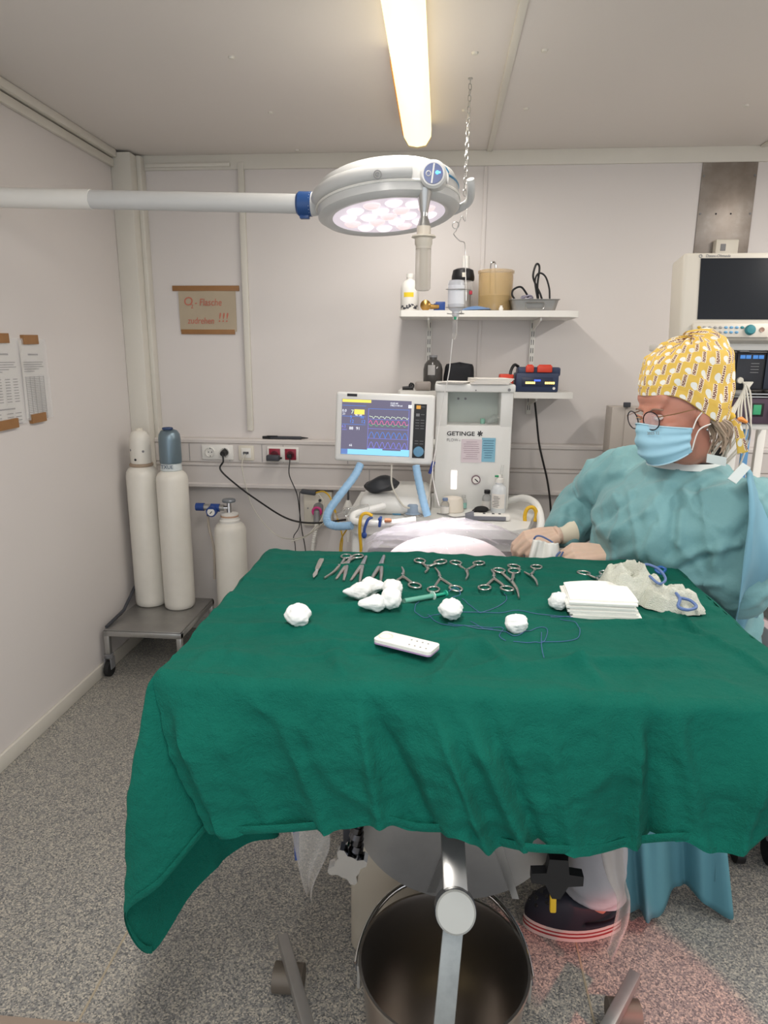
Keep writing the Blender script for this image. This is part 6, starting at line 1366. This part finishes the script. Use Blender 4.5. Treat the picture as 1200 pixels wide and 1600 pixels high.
# --- gloved hands
GLOVE = mat('latex_glove', (212, 184, 164), .5, var=.05, vscale=40, sss=.1)
def hand(name, W, fwd, back, curls, side=1, thumb=None):
    f = fwd.normalized(); b = (back-f*back.dot(f)).normalized(); y = b.cross(f)*side          # y = thumb side
    M = Matrix(((f.x, y.x, b.x, W.x), (f.y, y.y, b.y, W.y), (f.z, y.z, b.z, W.z), (0, 0, 0, 1)))
    mb = MB()
    for i, (oy, kx, ls) in enumerate(((.029, .086, (.043, .026, .021)), (.010, .091, (.047, .029, .022)), (-.010, .087, (.043, .027, .021)), (-.028, .078, (.033, .021, .019)))):
        c = curls[i]; pts = [V((0, oy*.55, 0)), V((kx*.5, oy*.85, .003)), V((kx, oy, .004))]; an = 0; p = pts[-1]
        rad = [.017, .0155, .0128]
        for q, (l, k) in enumerate(zip(ls, c)):
            an += k; m_ = p+V((math.cos(an)*l*.5, -oy*.04, -math.sin(an)*l*.5)); p = p+V((math.cos(an)*l, -oy*.08, -math.sin(an)*l)); pts += [m_, p]; rad += [.0102-.0008*q, .0100-.0011*q]
        mb.tube([M @ v for v in pts], rad, 12)
    th = thumb or [(.012, .026, -.008), (.042, .046, -.020), (.072, .046, -.036), (.096, .034, -.046)]
    mb.tube([M @ V(v) for v in th], [.017, .0145, .0115, .0088], 12); mb.ball(M @ V((.045, 0, -.004)), (.048, .036, .0155), M.to_3x3().to_4x4())
    mb.tube([M @ V((-.055, 0, 0)), M @ V((0, 0, 0))], [.030, .027], 16)
    me = remesh(mb, .0024, 4); o = link_mesh(name, me, GLOVE, ps, angle=180)
    MB().tube([M @ V((-.060, 0, 0)), M @ V((-.035, 0, 0)), M @ V((-.012, 0, 0))], [.040, .036, .030], 20, caps=False).done('glove_cuff', mat('glove_cuff', (216, 206, 184), .6, var=.05), o)
    return M
ML = hand('glove', wrL+V((-.005, 0, .004)), V((-1, -.06, -.04)), V((.0, -.50, .86)), [(.75, .7, .4), (.65, .9, .5), (.6, .9, .5), (.5, .9, .5)], -1, [(.012, .026, -.008), (.045, .040, -.024), (.078, .034, -.040), (.104, .020, -.046)])
MR = hand('glove', wrR+V((-.004, -.005, .004)), V((-.92, -.36, -.18)), V((-.25, -.62, .74)), [(.75, .8, .5), (.8, .9, .5), (.85, .9, .5), (.9, .9, .5)], -1)
# gauze strip held between the hands
A0, A1, B0, B1 = at(834, 843, y=1.875), at(872, 850, y=1.865), at(822, 886, y=1.855), at(878, 886, y=1.845)
hg = thing('held_gauze', 'white gauze strip with blue loops held between the gloved hands', 'gauze', (B0+B1)/2)
def hgf(u, v):
    p = A0.lerp(A1, u).lerp(B0.lerp(B1, u), v); return p+V((0, -.008*math.sin(u*10+v*2)-.004*math.sin(u*23), .003*math.sin(u*9)*(1-v)))
MB().grid(hgf, 24, 14).solid(.003).done('strip', GAUZE, hg, angle=180)
MB().tube(smoothpath([at(834, 843, y=1.88), at(838, 838, y=1.875), at(846, 838, y=1.87), at(858, 844, y=1.868), at(864, 848, y=1.866)]), .0028, 6).done('blue_loop', LOOP, hg)
MB().tube(smoothpath([at(876, 862, y=1.85), at(870, 868, y=1.848), at(867, 880, y=1.848), at(870, 884, y=1.848), at(875, 872, y=1.846), at(880, 862, y=1.846)]), .0028, 6).done('blue_loop', LOOP, hg)
# stool
st = thing('stool', 'round padded swivel stool under the seated surgeon', 'stool', (.80, 1.99, 0))
MB().lathe([(.001, .46), (.15, .46), (.175, .475), (.175, .505), (.15, .52), (.001, .522)], (.80, 1.99, 0), 32).done('seat', BLACK, st); MB().cyl((.80, 1.99, .12), (.80, 1.99, .46), .022, .022, 14).done('column', CHROME, st)
for i in range(5):
    a = 2*PI*i/5+.3; e = V((.80+.22*math.cos(a), 1.99+.22*math.sin(a), .075)); l = MB().tube([V((.80, 1.99, .125)), e], [.018, .012], 10).done('leg', GREY, st); MB().cyl(e+V((-.012, 0, -.045)), e+V((.012, 0, -.045)), .03, .03, 14).done('castor', BLACK, l)
# ------------------------------------------------------------------ patient under clear plastic
pt = thing('patient_table', 'narrow steel patient table behind the green drape', 'operating table', (.03, 2.1, 0))
MB().bx(-.27, .34, 1.80, 2.36, .735, .765, .008).done('table_top', STEEL, pt); MB().bx(-.05, .11, 2.0, 2.2, .04, .735, .02).done('column', BRUSHED, pt); MB().bx(-.22, .28, 1.95, 2.25, .0005, .045, .015).done('base', BRUSHED, pt)
MB().bx(-.25, .32, 1.82, 2.34, .7655, .80, .015).done('cushion', BLACK, pt)
def moundz(x, y): 
    u = (x-.035)/.30; v = (y-2.09)/.27; r = math.sqrt(u*u+v*v)
    return .80+.125*max(0, 1-r**3)**.7
def mf(u, v):
    a = 2*PI*u; r = math.sin(v*PI/2); x = .035+.215*r*math.cos(a); y = 2.06+.205*r*math.sin(a); return V((x, y, .8005+.106*max(0, 1-r**3.0)**.6+.004*fbm((x, y, 0), 12, 2)*(1-r)))
MB().grid(mf, 48, 18, cu=True).done('covered_patient', mat('pale_cover', (228, 214, 216), .7, var=.05, vscale=8), label='pale rounded body lying under the clear plastic sheet', cat='patient', angle=180)
t = NT('clear_film'); t.b.inputs['Base Color'].default_value = srgb(196, 192, 200); t.b.inputs['Roughness'].default_value = .1; t.b.inputs['Alpha'].default_value = .26; t.b.inputs['Specular IOR Level'].default_value = .9
t.bump(t.noise(22, 5, .7), .5, .01); FILM = t.m
def film(u, v):
    x = -.262+.60*u; y = 1.835+.525*v
    uu = (x-.035)/.31; vv = (y-2.09)/.28; r = math.sqrt(uu*uu+vv*vv)
    z = .80+.118*max(0, 1-r**3.2)**.6
    rg = noise.ridged_multi_fractal(V((x*5, y*9+x*3, .5)), 1.0, 2.1, 4, 1.0, 2.0)
    e = max(abs(2*u-1), abs(2*v-1)); z = z+.024*(rg-.4)*(1-sstep(.8, 1, e)*.6)+.004
    z = max(z, .804)-.10*sstep(.90, 1.0, abs(2*u-1))*(.6+.4*fbm((y*4, 0, 0), 2, 2))
    return V((x+.010*fbm((x*6, y*6, 3), 1.5, 2), y, max(z, .772 if abs(2*u-1) > .9 else .806)))
MB().grid(film, 90, 70).done('plastic_sheet', FILM, label='crumpled clear plastic sheet draped over the patient', cat='plastic sheet', angle=180)

# ------------------------------------------------------------------ bucket under the table
bc = V((.035, 1.075, .004)); br, bh = .163, .33
bk = thing('steel_bucket', 'stainless steel bucket with carrying handle under the green drape', 'bucket', bc)
BUCK = mat('bucket_steel', (176, 170, 164), .3, 1.0, var=.06)
MB().lathe([(.001, .0), (br*.80, .0), (br*.82, .004), (br*.985, bh-.008), (br, bh-.006), (br*1.02, bh-.001), (br*1.015, bh+.004), (br*.985, bh+.004), (br*.965, bh-.008), (br*.80, .006), (.001, .005)], bc, 64, caps=False).done('pail', BUCK, bk, angle=35)
mb = MB()
hp_ = [bc+V((br*1.05*math.copysign(abs(math.cos(a))**.85, math.cos(a)), .190*math.sin(a), bh-.035+.050*math.sin(a))) for a in [math.radians(2+176*i/30) for i in range(31)]]
MB().tube(hp_, .0062, 10).done('handle', CHROME, bk)
for s in (-1, 1):
    e = MB().box(bc+V((s*br*1.012, 0, bh-.045)), (.008, .03, .055), None, .003).done('handle_lug', STEEL, bk); MB().cyl(bc+V((s*br*1.01, 0, bh-.035)), bc+V((s*br*1.055, 0, bh-.035)), .007, .007, 10).done('rivet', DGREY, e)
pp = bc+V((-.01, -.02, .008))
MB().grid(lambda u, v: pp+V((-.055+.11*u, -.04+.09*v, .004+.03*abs(math.sin(3*u+1))*v+.01*fbm((u*3, v*3, 0), 2, 2)**2)), 10, 10).solid(.0015).done('paper_scrap', mat('crumpled_paper', (206, 190, 150), .85, var=.05), label='torn pale paper at the bottom of the steel bucket', cat='paper')

# ------------------------------------------------------------------ plastic strips hanging below the drape
FILM2 = mat('thin_film', (196, 190, 182), .15, var=0, alpha=.38)
ls = [at(450, 1285, y=1.16), at(505, 1290, y=1.16)]; le_ = [at(482, 1398, y=1.13), at(500, 1402, y=1.13)]
sp_ = thing('plastic_strip', 'clear plastic strip with blue edge hanging from the drape corner', 'plastic strip', le_[0])
MB().grid(lambda u, v: ls[0].lerp(ls[1], u).lerp(le_[0].lerp(le_[1], u), v**1.2)+V((.012*math.sin(v*5)*(.3+u), -.012*math.sin(u*5+v*3), .10*(1-v)*(v < .02))), 12, 22).solid(.0008).done('film', FILM2, sp_, angle=180)
MB().grid(lambda u, v: at(457, 1280, y=1.150).lerp(at(467, 1282, y=1.150), u).lerp(at(461, 1344, y=1.145).lerp(at(468, 1344, y=1.145), u), v), 4, 10).solid(.0012).done('blue_edge', BLUE, sp_)
rp = [(at(930, 1318, y=1.40), at(968, 1318, y=1.40)), (at(945, 1360, y=1.40), at(975, 1365, y=1.40)), (at(962, 1400, y=1.39), at(983, 1400, y=1.39)), (at(958, 1440, y=1.37), at(982, 1440, y=1.37)), (at(953, 1470, y=1.35), at(970, 1475, y=1.35)), (at(950, 1490, y=1.34), at(956, 1505, y=1.34))]
la_, lb_ = smoothpath([a+V((0, 0, .04 if i == 0 else 0)) for i, (a, b) in enumerate(rp)], 5), smoothpath([b+V((0, 0, .04 if i == 0 else 0)) for i, (a, b) in enumerate(rp)], 5)
MB().grid(lambda u, v: la_[int(round(v*(len(la_)-1)))].lerp(lb_[int(round(v*(len(lb_)-1)))], u)+V((0, -.010*math.sin(u*7+v*4), 0)), 10, len(la_)).solid(.0008).done('plastic_tail', FILM2, label='twisted clear plastic tail hanging beside the clog', cat='plastic strip', angle=180)
pd = at(825, 1392, y=1.50)
o = thing('foot_pedal', 'black foot pedal behind the bucket rim', 'foot pedal', V((.29, 1.72, 0)))
MB().bx(.20, .36, 1.74, 1.90, .0005, .045, .018).done('body', BLACK, o); MB().box((.28, 1.80, .052), (.12, .10, .014), RX(.1), .005).done('treadle', RUBBER, o)

# ------------------------------------------------------------------ waste cart on the right
ct = thing('waste_cart', 'pale mauve plastic cart beyond the drape at the gown back', 'cart', (1.12, 2.0, 0))
MAU = mat('mauve_grey_plastic', (188, 168, 170), .5, var=.04)
MB().bx(.955, 1.36, 1.72, 2.34, .62, .72, .012).done('tray', MAU, ct); MB().bx(.98, 1.34, 1.76, 2.31, .12, .62, .01).done('body', MAU, ct)
for x in (1.02, 1.30):
    for y in (1.81, 2.26): c_ = MB().cyl((x, y, .08), (x, y, .119), .018, .018, 10).done('castor', GREY, ct); MB().cyl((x-.012, y, .04), (x+.012, y, .04), .0395, .0395, 14).done('wheel', RUBBER, c_)
def bagp(u, v):
    a = 2*PI*u; r = math.sin(v*PI/2); x = 1.15+.165*r*math.cos(a); y = 2.03+.27*r*math.sin(a); return V((x, y, .7205+.13*max(0, 1-r**2.4)**.6*(1+.5*fbm((x*5, y*5, 1), 2.0, 4))))
MB().grid(bagp, 60, 22, cu=True).done('waste_bag', mat('smoky_film', (112, 112, 108), .15, var=.2, vscale=12, alpha=.92, bump=.6, bscale=30), label='crumpled smoky clear bag on the mauve cart', cat='bag', angle=180)
def navy(u, v): x = 1.08+.2*u; y = 1.86+.26*v; return V((x, y, .862+.05*math.sin(PI*u)*math.sin(PI*v)+.02*fbm((x*6, y*6, 2), 2, 3)))
MB().grid(navy, 24, 24).solid(.004).done('navy_cloth', mat('navy_fabric', (34, 38, 92), .85, var=.1, vscale=20), label='crumpled navy blue cloth lying on the smoky bag', cat='cloth', angle=180)
q = at(1166, 945, y=1.80)
o = thing('red_marker', 'red marker pen leaning on the smoky bag', 'pen', q)
a, b = V((.985, 1.80, .7265)), V((1.02, 1.84, .80))
MB().cyl(a, b, .0065, .0065, 12).done('barrel', mat('bright_red', (214, 40, 40), .4, var=.03), o); MB().cyl(b, b+(b-a).normalized()*.02, .007, .006, 12).done('cap', WHITEP, o)

# added red spot out of view, no lamp body, for the red floor patch
L = bpy.data.lights.new('added_red_spot', 'SPOT'); L.energy = 45; L.color = (1, .16, .14); L.spot_size = math.radians(17); L.spot_blend = .35; L.shadow_soft_size = .02
o = bpy.data.objects.new('added_red_spot', L); col.objects.link(o); o.location = (1.35, .45, .95); d_ = V((.52, 1.33, 0))-V(o.location); o.rotation_euler = d_.to_track_quat('-Z', 'Y').to_euler()
